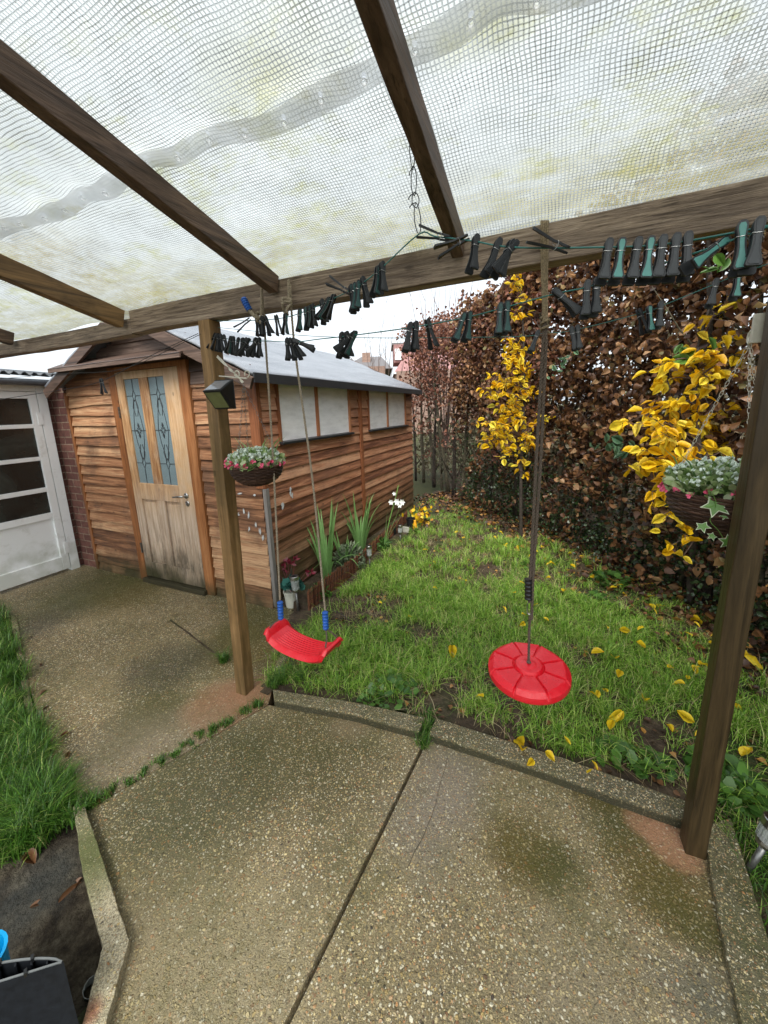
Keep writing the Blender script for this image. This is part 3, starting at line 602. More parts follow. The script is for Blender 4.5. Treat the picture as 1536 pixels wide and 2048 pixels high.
# roof: two felted slopes with creases
def slope(side):
    xe=XR+.13 if side>0 else XL-.04; V=[];Fc=[];nu,nv=26,90
    ze=RZ+.02-(abs(xe-RX))*(RZ-EZ)/((XR-XL)/2)
    for j in range(nv+1):
        y=YF-.16+(YE-YF+.30)*j/nv
        for i in range(nu+1):
            t=i/nu;x=RX+(xe-RX)*t;z=RZ+.025+(ze-RZ-.0)*t
            z+=.006*math.sin(y*6+t*5+math.sin(y*2))*math.sin(t*3)+.004*math.sin(t*22+math.sin(y*1.3)*2)+random.uniform(-.0008,.0008)
            V.append((x,y,z))
    for j in range(nv):
        for i in range(nu): a=j*(nu+1)+i; Fc.append((a,a+1,a+nu+2,a+nu+1) if side>0 else (a,a+nu+1,a+nu+2,a+1))
    o=MB().add(V,Fc).build('roof_felt',m_felt,roof,smooth=True); so_=o.modifiers.new('s','SOLIDIFY'); so_.thickness=.018; so_.offset=-1
    return ze
roof=MB().bb(RX-.03,RX+.03,YF-.12,YE+.1,RZ-.03,RZ+.005).build('roof',m_clad_dark,shed)
ze=slope(1);slope(-1)
e_=MB(); e_.bb(XR+.128,XR+.142,YF-.16,YE+.14,ze-.045,ze+.022); e_.build('eave_strip',m_feltdark,roof)
for k in range(3):
    yy=[3.3,4.2,5.0][k]
# bargeboards on the front gable
for sgn,xe,zx in((1,XR+.12,ze-.01),(-1,XL-.03,ze+.025)):
    m_=MB(); m_.beam((RX,YF-.165,RZ-.035),(xe,YF-.165,zx-.04),.024,.085,up=(0,0,1),sub=8,wob=.001); m_.build('bargeboard',m_clad_dark,shed,bevel=.002)
    m_=MB(); m_.beam((RX,YE+.1,RZ-.02),(xe,YE+.1,zx-.02),.024,.09,up=(0,0,1)); m_.build('bargeboard',m_clad_dark,shed)
# rain canopy board over the door
lip=MB(); lip.box((-3.40,YF-.11,2.10),(1.74,.20,.018),Matrix.Rotation(R_(24),3,'X')); lip.box((-3.40,YF-.203,2.048),(1.74,.014,.04)); lo=lip.build('rain_hood',m_clad_dark,shed,bevel=.002)
MB().add([(-4.27,YF-.012,2.145),(-2.53,YF-.012,2.145),(-2.53,YF-.215,2.062),(-4.27,YF-.215,2.062)],[(0,1,2,3)]).build('hood_felt',m_felt,lo)
# door with its frame
DL,DR,D0,D1=-3.60,-2.80,.055,2.0
f=MB(); f.bb(-3.70,DL-.004,YF-.035,YF+.02,.0,2.045); f.bb(DR+.004,-2.69,YF-.035,YF+.02,.0,2.045); f.bb(DL-.004,DR+.004,YF-.034,YF+.02,2.003,2.045); f.build('door_frame',m_frame,shed,bevel=.003)
th=MB(); th.bb(DL-.02,DR+.02,YF-.07,YF-.01,.0,.045); th.build('threshold',wood('wet_sill_wood',[(.02,.02,.012),(.045,.04,.02),(.08,.06,.03)],axis=0).m,shed,bevel=.004)
yd=YF-.022
door=empty('door',(0,0,0),None,None); door.name='door'; door.parent=shed; door.matrix_parent_inverse=Matrix.Translation(-shed.location)
def part(mb,name,mat,par,bevel=0): return mb.build(name,mat,par,bevel=bevel)
bpy.data.objects.remove(door)
gx=[(-3.50,-3.295),(-3.18,-2.975)]
d=MB()
d.bb(DL,gx[0][0],yd-.012,yd+.02,D0,D1); d.bb(gx[1][1],DR,yd-.012,yd+.02,D0,D1)      # stiles
d.bb(gx[0][0],gx[1][1],yd-.011,yd+.02,1.935,D1); d.bb(gx[0][0],gx[1][1],yd-.011,yd+.02,.845,1.0); d.bb(gx[0][0],gx[1][1],yd-.011,yd+.02,D0,.21)
d.bb(gx[0][1],gx[1][0],yd-.010,yd+.02,1.0,1.935); d.bb(gx[0][1]+.005,gx[1][0]-.005,yd-.010,yd+.02,.21,.845)
door=d.build('door',m_door,shed,bevel=.003)
for a,b in gx:
    p_=MB(); p_.bb(a,b if b<-3.2 else b,yd+.006,yd+.014,.21,.845); p_.bb(a+.03,b-.03,yd+.001,yd+.008,.24,.815); p_.build('lower_panel',m_door,door,bevel=.003)
    gm=MB().bb(a,b,yd+.002,yd+.010,1.0,1.935).build('leaded_pane',m_lead,door)
    # lead pattern: long lens shapes, crossed bars and a small flower
    L=MB(); cx=(a+b)/2; yy=yd-.0005; r=.0026
    def ln(P): L.tube([(cx+x_,yy,z_) for x_,z_ in P],r,5)
    w_=(b-a)/2
    for zc in(1.79,1.485,1.19):
        ln([(-w_,zc),(-.022 if zc!=1.485 else -.045,zc)]); ln([(w_,zc),(.022 if zc!=1.485 else .045,zc)])
    for zc in(1.79,1.19): ln([(0,zc+.05),(-.022,zc),(0,zc-.05),(.022,zc),(0,zc+.05)])
    ln([(0,1.935),(0,1.84)]);ln([(0,1.0),(0,1.14)])
    for sg in(-1,1):
        ln([(sg*.012,1.765),(sg*.02,1.70),(sg*.045,1.60),(sg*.062,1.485),(sg*.045,1.37),(sg*.02,1.28),(sg*.012,1.215)])
        ln([(sg*.012,1.765),(sg*.034,1.69),(sg*.012,1.61)]) ; ln([(sg*.012,1.215),(sg*.034,1.29),(sg*.012,1.36)])
    L.build('lead_strips',m_came,door)
    Fm=MB()
    for k in range(8):
        an=k*math.pi/4; rr=.045 if k%2==0 else .032; rr*=1.35 if k in(2,6) else 1
        c_=Vector((cx+math.cos(an)*rr*.62,yy-.001,1.485+math.sin(an)*rr*.72)); u=Vector((math.cos(an),0,math.sin(an)*1.15)); v=Vector((-u.z,0,u.x))
        Fm.add([c_-u*rr*.36,c_+v*rr*.17,c_+u*rr*.36,c_-v*rr*.17],[(0,1,2,3)])
    ff=Fm.build('flower_motif',m_came,door); so_=ff.modifiers.new('s','SOLIDIFY'); so_.thickness=.002
h=MB(); Rx=Matrix.Rotation(R_(90),3,'X'); hx=-2.885
h.lathe([(0,.0),(.026,.0),(.026,.006),(.02,.01),(0,.01)],(hx,yd-.012,.915),20,axis=Rx); h.lathe([(0,.0),(.024,.0),(.024,.006),(.018,.009),(0,.009)],(hx+.005,yd-.012,.845),20,axis=Rx)
h.tube([(hx,yd-.02,.915),(hx,yd-.055,.915),(hx-.015,yd-.062,.915),(hx-.06,yd-.06,.912),(hx-.115,yd-.056,.902),(hx-.13,yd-.05,.905)],[.009,.009,.0095,.0085,.007,.006],8); h.build('handle',m_steel,door,smooth=True)
for z_ in (1.6,.3): MB().bb(DL-.012,DL-.002,yd-.024,yd-.012,z_,z_+.1).build('hinge',m_steeld,door)
# old paint dabs on the boards by the corner
pd=MB()
for px,py,ln_,an in((480,987,14,.1),(508,990,7,.5),(497,1030,16,1.4),(488,1022,12,1.5),(520,1062,16,1.55),(512,1050,12,1.5),(477,1028,10,.2),(498,1058,9,1.3),(526,1075,14,1.5),(470,1120,7,.4)):
    c_=ony(px,py,YF-.0255); l_=ln_/750*2.6
    for k in range(5):
        q=c_+np.array([random.uniform(-.01,.01),0,random.uniform(-.01,.01)]); ux=math.cos(an)*l_*.5;uz=math.sin(an)*l_*.5; wv=.0035
        pd.add([(q[0]-ux,q[1]-.0004*k,q[2]-uz),(q[0]-ux*.2+wv,q[1]-.0004*k,q[2]-uz*.2-wv),(q[0]+ux,q[1]-.0004*k,q[2]+uz),(q[0]-wv,q[1]-.0004*k,q[2]+wv)],[(0,1,2,3)])
for px,py in((582,982),(583,992),(565,1012)):
    c_=onx(px,py,XR+.0255)
    for k in range(5):
        q=c_+np.array([0,random.uniform(-.02,.02),random.uniform(-.02,.02)]); rr=random.uniform(.006,.014)
        pd.add([(q[0]+.0004*k,q[1]+rr*random.uniform(.3,1.2)*math.cos(a_),q[2]+rr*1.5*math.sin(a_)) for a_ in(0,1.2,2.4,3.6,5)],[(0,1,2,3,4)])
pd.build('paint_drips',plain('old_white_paint',(.6,.62,.62),.6),shed)
# ================================================================ BRICK OUTBUILDING with white glazed door
XW=-4.68
ob=empty('brick_outbuilding',(XW,1.7,0),'brick outbuilding with white glazed door and corrugated roof left of the shed','outbuilding')
w_=MB(); w_.bb(-7.5,-4.46,YF+.0,YF+.22,-.05,2.0); w_.bb(XW-.22,XW-.05,2.20,YF-.002,-.05,2.0); w_.bb(XW-.22,XW-.03,-1.5,1.15,-.05,2.0); w_.build('brick_wall',m_brick,ob)
w_=MB(); w_.bb(-4.71,-4.452,YF-.012,YF-.001,-.05,1.98); w_.build('brick_wall',m_brick,ob)
fr=MB(); fr.bb(XW-.08,XW-.002,2.118,2.198,-.02,1.96); fr.bb(XW-.08,XW-.002,1.17,2.117,1.885,1.96); fr.build('door_frame',m_white,ob,bevel=.003)
dr=MB(); xd0,xd1=XW-.05,XW+.0
ya,yb=1.24,2.112
dr.bb(xd0,xd1,2.045,yb,.03,1.88); dr.bb(xd0,xd1,ya,ya+.07,.03,1.88)
for z0,z1 in((.03,.175),(.60,.665),(.885,.93),(1.205,1.245),(1.53,1.57),(1.815,1.88)): dr.bb(xd0+.001,xd1-.001,ya+.07,2.045,z0,z1)
dw=dr.build('door',m_white,ob,bevel=.004)
MB().bb(xd0+.01,xd1-.02,ya+.07,2.045,.175,.60).build('lower_panel',m_white,dw)
for z0,z1 in((.665,.885),(.93,1.205),(1.245,1.53),(1.57,1.815)): MB().bb(xd0+.012,xd1-.022,ya+.07,2.045,z0,z1).build('pane',m_dglass,dw)
for z_ in (1.56,.2): MB().bb(xd1,xd1+.006,2.085,2.125,z_,z_+.12).build('hinge',m_white,dw)
V=[];Fc=[]; nx=240
for j,(xx,zz) in enumerate(((-8,2.42),(XW+.14,2.035))):
    for i in range(nx+1):
        y=-1.6+4.0*i/nx; V.append((xx,y,zz+.018*math.sin(y*2*math.pi/.076)))
for i in range(nx): Fc.append((i,i+1,nx+2+i,nx+1+i))
o=MB().add(V,Fc).build('corrugated_roof',m_fibre,ob,smooth=True); so_=o.modifiers.new('s','SOLIDIFY'); so_.thickness=.007
gt=MB(); pr=[]
V=[];Fc=[]
for k in range(9):
    a=math.pi*k/8; 
    for y in(-1.5,2.36): V.append((XW+.11+.052*math.cos(a),y,1.985-.05*math.sin(a)))
for k in range(8): Fc.append((2*k,2*k+1,2*k+3,2*k+2))
o=MB().add(V,Fc).build('gutter',m_gutter,ob,smooth=True); so_=o.modifiers.new('s','SOLIDIFY'); so_.thickness=.004
MB().bb(XW+.0,XW+.05,-1.5,YF-.02,1.962,2.0).build('fascia_board',m_gutter,ob)
# ================================================================ HELPERS FOR SMALL THINGS
def rope(mb,pts,r,pitch=.045,strands=3,step=.006,n=5):
    """laid rope: strands twisted round the path"""
    P=[Vector([float(c) for c in p]) for p in pts]; D=[0]
    for a,b in zip(P[:-1],P[1:]): D.append(D[-1]+(b-a).length)
    L=D[-1]; N=max(4,int(L/step)); Q=[]
    for i in range(N+1):
        s_=L*i/N
        k=max(j for j in range(len(D)) if D[j]<=s_+1e-9); k=min(k,len(P)-2); t=(s_-D[k])/max(1e-9,D[k+1]-D[k]); Q.append(P[k].lerp(P[k+1],t))
    u=None; fr=[]
    for i,q in enumerate(Q):
        t=(Q[min(i+1,N)]-Q[max(i-1,0)]).normalized()
        if u is None: u=t.orthogonal().normalized()
        else: u=(u-t*u.dot(t)).normalized()
        fr.append((q,u.copy(),t.cross(u)))
    for s_ in range(strands):
        pp=[]
        for i,(q,a,b) in enumerate(fr):
            an=2*math.pi*(i/N*L/pitch+s_/strands); pp.append(q+(a*math.cos(an)+b*math.sin(an))*r*.52)
        mb.tube(pp,r*.56,n)
    return mb
def curve(pts,n=8):
    """Catmull-Rom through the points"""
    P=[np.array([float(c) for c in p]) for p in pts]; P=[2*P[0]-P[1]]+P+[2*P[-1]-P[-2]]; out=[]
    for i in range(1,len(P)-2):
        for k in range(n):
            t=k/n; a,b,c,d=P[i-1:i+3]; out.append(.5*((2*b)+(-a+c)*t+(2*a-5*b+4*c-d)*t*t+(-a+3*b-3*c+d)*t**3))
    out.append(P[-2]); return out
def V3(a): return Vector([float(x) for x in a])
# ================================================================ SWING SEAT
YS=1.40
sw=empty('swing',(-1.1,YS,.43),'red moulded plastic swing seat hanging on two grey ropes from the beam','swing')
V=[];Fc=[];nu,nv=64,28
ang=R_(-6); cs,sn=math.cos(ang),math.sin(ang)
def seatz(u,v):
    z=.055*abs(u)**3+.006*abs(u)
    z-=.022*max(0,abs(v)-.72)**1.3/.28**1.3*.9           # rolled down front and back lips
    if abs(u)>.80: z+=.020*math.sin((abs(u)-.80)/.20*math.pi)**.8  # raised end rolls
    if abs(u)<.66 and abs(v)<.70: z-=.0028*(math.cos(v*2*math.pi*6)>.1)
    return z
SC=V3((-1.105,1.40,.432))
def sp(u,v,dz=0):
    x=u*.205*(1-.02*abs(v)**4); y=v*.085*(1-.10*abs(u)**6); return Vector((SC.x+x*cs-y*sn,SC.y+x*sn+y*cs,SC.z+seatz(u,v)+dz))
nu,nv=110,72
for j in range(nv+1):
    for i in range(nu+1): V.append(sp(-1+2*i/nu,-1+2*j/nv))
for j in range(nv):
    for i in range(nu): a=j*(nu+1)+i; Fc.append((a,a+1,a+nu+2,a+nu+1))
st=MB().add(V,Fc).build('seat',m_red,sw,smooth=True); q=st.modifiers.new('s','SOLIDIFY'); q.thickness=.022; q.offset=-1; q=st.modifiers.new('b','BEVEL'); q.width=.004; q.segments=3
ends=[(-1,(523,578),(528,640),(545,900),(560,1205)),(1,(580,568),(590,700),(625,960),(650,1225))]
for sg,p0,p1,p2,p3 in ends:
    top=ony(*p3,YS); bot=[sp(sg*.9,vv,.004) for vv in(-.55,.55)]
    pts=[ony(*p0,YS-.02),ony(*p1,YS-.01),ony(*p2,YS),ony(p3[0],p3[1]-5,YS)]
    r_=rope(MB(),curve(pts,10),.0050,.034).build('rope',m_ropeg,sw)
    sl_=MB(); t0=V3(ony(p3[0],p3[1]-2,YS)); t1=V3(ony(p3[0]+2,p3[1]+34,YS)); pr=[]
    k=0;prof=[]
    for i in range(25):
        t=i/24; prof.append((t0.lerp(t1,t),.0125+.0028*(math.sin(t*math.pi*2*6)>0)-(.003 if i in(0,24) else 0)))
    sl_.tube([p for p,_ in prof],[r for _,r in prof],12).build('rope_sleeve',m_blue,sw,smooth=False)
    for b_ in bot: rope(MB(),curve([t1+Vector((0,0,.004)),t1.lerp(V3(b_),.5)+Vector((sg*.006,0,.004)),V3(b_)],6),.0042,.03,step=.005).build('tether',m_ropeb,sw)
# knots and the loose blue end tied at the beam
kn=MB(); c_=V3(ony(574,607,YS-.035))
rope(kn,[c_+Vector((.018*math.cos(a)+.004*math.sin(3*a),-.006+.012*math.sin(2*a),.022*math.sin(a)-.002*a)) for a in np.linspace(0,12,60)],.0062,.03,step=.008)
rope(kn,[V3(ony(577,560,YS-.02)),V3(ony(578,600,YS-.03)),V3(ony(582,612,YS-.03))],.006)
kn.build('knot',m_ropeg,sw)
kn=MB(); c_=V3(ony(523,640,YS-.02))
rope(kn,[c_+Vector((.016*math.cos(a),-.004+.014*math.sin(2*a),.018*math.sin(a)+.004*a-.02)) for a in np.linspace(0,11,56)],.006,.03,step=.008)
rope(kn,[V3(ony(523,570,YS-.02)),V3(ony(523,610,YS-.03)),V3(ony(522,640,YS-.03))],.006)
rope(kn,curve([V3(ony(522,636,YS-.02)),V3(ony(512,634,YS-.04)),V3(ony(500,622,YS-.045)),V3(ony(495,614,YS-.045))],8),.009)
kn.build('knot',m_ropeg,sw)
te=MB(); pts=[V3(ony(499,620,YS-.045)),V3(ony(492,608,YS-.05)),V3(ony(487,596,YS-.05))]; pts=curve(pts,9); te.tube(pts,[.0125+.003*(i%3==0)-(.006 if i==len(pts)-1 else 0) for i in range(len(pts))],10).build('rope_sleeve',m_blue,sw)
# ================================================================ DISC SWING
ds=empty('disc_swing',(-.036,YB-.03,.58),'round red plastic disc swing hanging on a long brown rope','swing')
DC=V3(ony(1057,1332,YB-.03)); DRD=.150
Rt=Matrix.Rotation(R_(4),3,'X')@Matrix.Rotation(R_(-1),3,'Y')
V=[];Fc=[];NT=256;rr=[0,.02,.035,.046,.0465,.054,.0545,.06,.075,.09,.105,.12,.128,.134,.140,.145,.149,.150,.150,.147,.141,.12,0.02]
GR=8
def dz(i,r,th):
    dth=((th+.28)%(2*math.pi/GR))-math.pi/GR; lin=abs(abs(dth)-math.pi/GR)*r   # distance to the nearest groove
    flat=.131*math.cos(math.pi/GR)/max(.3,math.cos(dth))*1.045
    z=0
    if i<=4: z=.010-.22*(r**2)*4*.5*(r>0)
    elif r<.0545+1e-6: z=-.006
    elif i>=18: z={18:-.030,19:-.037,20:-.040,21:-.040,22:-.040}[i]
    elif i==17: z=-.020
    else:
        z=.002+.004*(r/.15)
        if r>flat: z-=.0175*min(1,(r-flat)/(.150-flat+1e-6))**1.2
        if lin<.0042: z-=.009
    return z
for i,r in enumerate(rr):
    for k in range(NT):
        th=2*math.pi*k/NT; V.append(DC+Rt@Vector((r*math.cos(th),r*math.sin(th),dz(i,r,th))))
for i in range(len(rr)-1):
    for k in range(NT): Fc.append((i*NT+k,i*NT+(k+1)%NT,(i+1)*NT+(k+1)%NT,(i+1)*NT+k))
Fc.append(tuple((len(rr)-1)*NT+k for k in range(NT)))
dk=MB().add(V,Fc).build('disc',m_red,ds,smooth=False)
hb=MB(); hb.lathe([(0,.0125),(.02,.012),(.034,.0085),(.043,.002),(.046,-.008)],DC,40,axis=Rt); hub=hb.build('hub',m_red,ds,smooth=True)
hol=MB()
for r,nn_ in((.014,6),(.022,10),(.030,14),(.038,18)):
    for k in range(nn_):
        a=2*math.pi*k/nn_+r*40; zz=.0125-.012*(r/.043)**2.2
        hol.lathe([(0,.0006),(.0017,.0005)],DC+Rt@Vector((r*math.cos(a),r*math.sin(a),zz)),6,axis=Rt)
hol.build('drain_hole',m_redd,hub)  # flat discs; the shade inside each hole is painted as dark red
rp=lambda px,py: V3(ony(px,py,YB-.03))
rope(MB(),[DC+Vector((0,0,.012)),rp(1058,1270),rp(1060,1232)],.0052,.036).build('rope',m_ropeb,ds)
q=MB(); c_=DC+Vector((0,0,.018)); q.lathe([(0,-.006),(.007,-.004),(.0085,0),(.006,.006),(0,.008)],c_,10).build('knot',m_ropeb,ds)
q=MB(); c_=rp(1059,1216); q.tube([c_+Vector((.009*math.cos(a),0,.026*math.sin(a))) for a in np.linspace(0,2*math.pi,25)],.0022,6); q.build('snap_ring',m_steel,ds)
q=MB(); c0=rp(1057,1198);c1=rp(1057,1158); q.tube([c0.lerp(c1,i/20) for i in range(21)],[.0125+.002*(i%4<2) for i in range(21)],12).build('rope_sleeve',m_black,ds)
rope(MB(),[rp(1059,1205),rp(1057,1190),rp(1062,1130),rp(1072,930),rp(1086,690),rp(1089,640)],.0058,.034).build('rope',m_ropeb,ds)
rope(MB(),[rp(1063,1240),rp(1066,1150),rp(1081,930),rp(1092,690),rp(1091,640)],.0058,.034).build('rope',m_ropeb,ds)
stp=MB()
for k,(dx0,dx1) in enumerate(((-6,-3),(-2,-1),(2,1),(6,4))):
    y_=YB-.045-.002*(k%2)
    rope(stp,curve([V3((float(ony(1089+dx0,450,y_)[0]),YB+.03,2.168)),V3(ony(1089+dx0,446,y_)),V3(ony(1089+dx0,500,y_)),V3(ony(1089+dx0*.8,560,YB-.035)),V3(ony(1090+dx1,650,YB-.03))],7),.0038,.03,step=.008)
stp.build('beam_lashing',m_strap,ds)
q=MB(); c_=rp(1090,652)
rope(q,[c_+Vector((.012*math.cos(a),.012*math.sin(a),.003*a-.02)) for a in np.linspace(0,16,80)],.0042,.03,step=.007); q.build('knot',m_strap,ds)
# ================================================================ WASHING LINES
def interp(W,px):
    W=sorted(W)
    for a,b in zip(W[:-1],W[1:]):
        if a[0]<=px<=b[0]:
            t=(px-a[0])/(b[0]-a[0]); return (px,a[1]+(b[1]-a[1])*t,1/((1-t)/a[2]+t/b[2]))
    return W[0] if px<W[0][0] else W[-1]
WA=[(434,642,1.78),(505,641,1.66),(565,636,1.52),(612,622,1.40),(665,598,1.22),(715,573,1.10),(762,537,1.02),(838,468,.96),(870,473,.94),(945,482,.86),(1006,493,.80),(1090,496,.75),(1228,494,.72),(1300,491,.70),(1375,482,.68),(1485,462,.61),(1640,430,.52)]
WB=[(425,671,1.80),(480,682,1.72),(530,682,1.56),(588,684,1.40),(640,678,1.30),(695,672,1.20),(822,655,1.07),(936,634,1.05),(1006,616,.97),(1105,589,.90),(1180,573,.85),(1260,548,.8),(1400,503,.66),(1470,478,.62),(1640,415,.52)]
WC=[(436,655,1.80),(580,669,1.60),(670,674,1.5),(813,676,1.4),(1037,673,1.35),(1084,667,1.32),(1145,661,1.3),(1290,624,1.2),(1345,603,1.15),(1430,568,1.1),(1475,550,1.05),(1640,490,.95)]
WD=[(-60,812,2.2),(0,799,2.15),(128,779,2.05),(204,762,2.0),(300,712,1.9),(396,667,1.80)]
WE=[(-60,757,2.3),(0,757,2.2),(128,747,2.1),(250,737,2.0),(402,668,1.80)]
def line_obj(W,name,label,r=.0017,mat=m_line):
    o=MB().tube(curve([dep(*w) for w in W],4),r,6).build(name,mat,smooth=True); return tag(o,label,'washing line','washing lines strung under the canopy')
lA=line_obj(WA,'washing_line','upper green washing line pulled up to the hooked wire chain')
lB=line_obj(WB,'washing_line','middle green washing line dipping from the left post to the right edge')
lC=line_obj(WC,'washing_line','lowest thin washing line running behind the brown swing rope',.0013)
lD=line_obj(WD,'washing_line','dark line from the left post down past the shed door towards the white door',.0016,m_wire)
lE=line_obj(WE,'washing_line','dark line from the left post sagging along the gutter of the brick outbuilding',.0014,m_wire)
# wrapped ends round the post
# wire chain of long hooked links from the rafter
wc=empty('wire_chain',dep(822,270,.93),'black wire chain of long twisted links hanging from the rafter','wire chain')
def link(p0,p1,w,d,ph):
    a=V3(dep(*p0,d));b=V3(dep(*p1,d)); u=(b-a); l=u.length; u.normalize(); s_=V3(rt2); s_=(s_-u*s_.dot(u)).normalized()
    s2=u.cross(s_); s_=s_*math.cos(ph)+s2*math.sin(ph)
    P=[]
    for t in np.linspace(0,1,10): P.append(a+u*l*t+s_*w*math.sin(t*math.pi)**.6)
    for t in np.linspace(1,0,10)[1:]: P.append(a+u*l*t-s_*w*math.sin(t*math.pi)**.6)
    P.append(P[0]-s_*.012+u*.004); P.append(P[-1]-s_*.006+u*.008)
    MB().tube(P,.0013,6).build('link',m_wire,wc)
link((822,262),(826,340),.006,.95,.2); link((826,332),(829,392),.011,.95,1.0); link((829,385),(833,416),.009,.95,.3); link((832,405),(838,470),.008,.96,0)
MB().tube([V3(dep(x,y,.93)) for x,y in((812,250),(824,262),(836,254),(843,225),(838,205))],.0013,6).build('hook',m_wire,wc)
# ================================================================ PEGS
def leg_mesh(sg):
    """one peg leg: rounded jaw, narrow waist, flared handle; local +z up, spring at z=0"""
    prof=[(-.0600,.0085),(-.0595,.0105),(-.056,.0122),(-.048,.0108),(-.036,.0082),(-.022,.0066),(-.008,.0064),(.004,.0070),(.014,.0082),(.021,.0083),(.027,.0066),(.030,.0035)]
    V=[];Fc=[]
    for z,wd in prof:
        off=.0032+.00018*max(0,-z)*0+ (max(0,-z-.002)**1.15)*.21+ (.0009 if abs(z)<.006 else 0)
        th=.0046 if z<-.01 else .0040
        for x,y in((-wd,off),(wd,off),(wd*.92,off+th),(-wd*.92,off+th)): V.append((x,sg*y,z))
    n_=len(prof)
    for i in range(n_-1):
        for k in range(4):
            q=(i*4+k,i*4+(k+1)%4,i*4+4+(k+1)%4,i*4+4+k); Fc.append(q if sg<0 else q[::-1])
    Fc+=[(3,2,1,0),tuple((n_-1)*4+k for k in range(4))] if sg<0 else [(0,1,2,3),tuple((n_-1)*4+k for k in(3,2,1,0))]
    return MB().add(V,Fc)
def grip_mesh(sg):
    prof=[(-.0575,.0070),(-.054,.0092),(-.048,.0080),(-.036,.0052),(-.020,.0034),(-.008,.0034),(.003,.0040),(.014,.0056),(.020,.0056),(.025,.0036)]
    V=[];Fc=[]
    for z,wd in prof:
        off=.0032+(max(0,-z-.002)**1.15)*.21+(.0009 if abs(z)<.006 else 0)+(.0046 if z<-.01 else .0040)
        V+=[(-wd,sg*(off-.0003),z),(-wd*.8,sg*(off+.0008),z),(wd*.8,sg*(off+.0008),z),(wd,sg*(off-.0003),z)]
    for i in range(len(prof)-1):
        for k in range(3):
            q=(i*4+k,i*4+k+1,i*4+5+k,i*4+4+k); Fc.append(q if sg<0 else q[::-1])
    return MB().add(V,Fc)
PG={}
def base(name,mb,mat):
    o=mb.build(name,mat); me=o.data; bpy.data.objects.remove(o); return me
SCP=.93
me_leg=[base('leg',leg_mesh(s_),m_pegk) for s_ in(-1,1)]
for q in me_leg: q.polygons.foreach_set('use_smooth',[True]*len(q.polygons)); q.set_sharp_from_angle(angle=.6)
me_grip={c:[base('grip',grip_mesh(s_),mt) for s_ in(-1,1)] for c,mt in(('k',m_pegg),('t',m_pegt),('g',m_pegd),('b',m_pegk))}
spm=MB(); spm.tube([(.0078*math.copysign(1,math.cos(a))*min(1,abs(math.cos(a))*1.6),.0095*math.sin(a),.0015+.0015*math.cos(2*a)) for a in np.linspace(0,2*math.pi,29)],.0007,5); spm.tube([(.0078,.0,0),(.0105,.0,-.004),(.0105,.004,-.009)],.0007,5)
me_spr=base('spring',spm,m_steel)
PEGS={}
def peg(line,top,bot,c='k',phi=0.,desc=None,grip=.30):
    W={'A':WA,'B':WB,'C':WC,'D':WD}[line]
    gx_=top[0]+(bot[0]-top[0])*grip; px,py,dd=interp(W,gx_)
    g=V3(dep(px,py,dd)); a=V3(dep(top[0],top[1],dd)); b=V3(dep(bot[0],bot[1],dd)); up=(a-b).normalized()
    vw=V3(ray(px,py)).normalized(); y=(vw-up*vw.dot(up)).normalized(); x=y.cross(up)
    if phi:
        r=Matrix.Rotation(phi,3,up); x=r@x; y=r@y
    o=bpy.data.objects.new('clothes_peg',None); COL.objects.link(o); o.empty_display_size=.02
    M=(Matrix((x,y,up)).transposed()*SCP).to_4x4(); M.translation=g-up*.013; o.matrix_world=M
    for s_ in(0,1):
        l=bpy.data.objects.new('leg',me_leg[s_]); COL.objects.link(l); l.parent=o
        gr=bpy.data.objects.new('grip',me_grip[c][s_]); COL.objects.link(gr); gr.parent=l
    s_=bpy.data.objects.new('spring',me_spr); COL.objects.link(s_); s_.parent=o
    PEGS.setdefault(line,[]).append((gx_,o,c,phi,abs(bot[0]-top[0])/max(1,abs(bot[1]-top[1]))))
for t,b_,c in [((1221,479),(1205,571),'k'),((1246,476),(1231,570),'t'),((1280,476),(1261,573),'k'),((1304,473),(1288,570),'t'),((1329,472),(1312,574),'k'),((1355,466),(1341,562),'k'),((1377,463),(1370,565),'k'),((1485,441),(1478,539),'t'),((1522,447),(1502,546),'k')]: peg('A',t,b_,c,.25)
for t,b_,c,ph in [((905,474),(855,462),'b',1.5),((945,475),(880,506),'b',1.3),((953,478),(947,521),'b',.5),((1003,479),(975,553),'b',.3),((1042,467),(985,536),'b',.2),((1030,482),(997,560),'b',.6),((1140,497),(1085,475),'b',1.5),
    ((505,634),(473,658),'b',1.4),((513,638),(517,663),'b',.9),((523,640),(525,673),'b',.4),((528,645),(540,678),'b',.8),((550,632),(560,677),'b',1.1),((571,625),(570,670),'g',.9),((600,617),(598,666),'g',.3),((610,613),(614,667),'g',.2),((618,600),(617,648),'g',.6),((624,600),(628,663),'b',.7),((642,600),(650,654),'b',.5),((666,585),(632,645),'g',.4),((671,588),(654,636),'b',.8),
    ((705,572),(672,553),'b',1.4),((700,567),(709,621),'g',.5),((718,555),(714,621),'g',.2),((710,556),(706,620),'g',.2),((723,561),(735,613),'b',.6),((757,520),(751,568),'g',.6),((764,522),(765,582),'b',.6)]: peg('A',t,b_,c,ph)
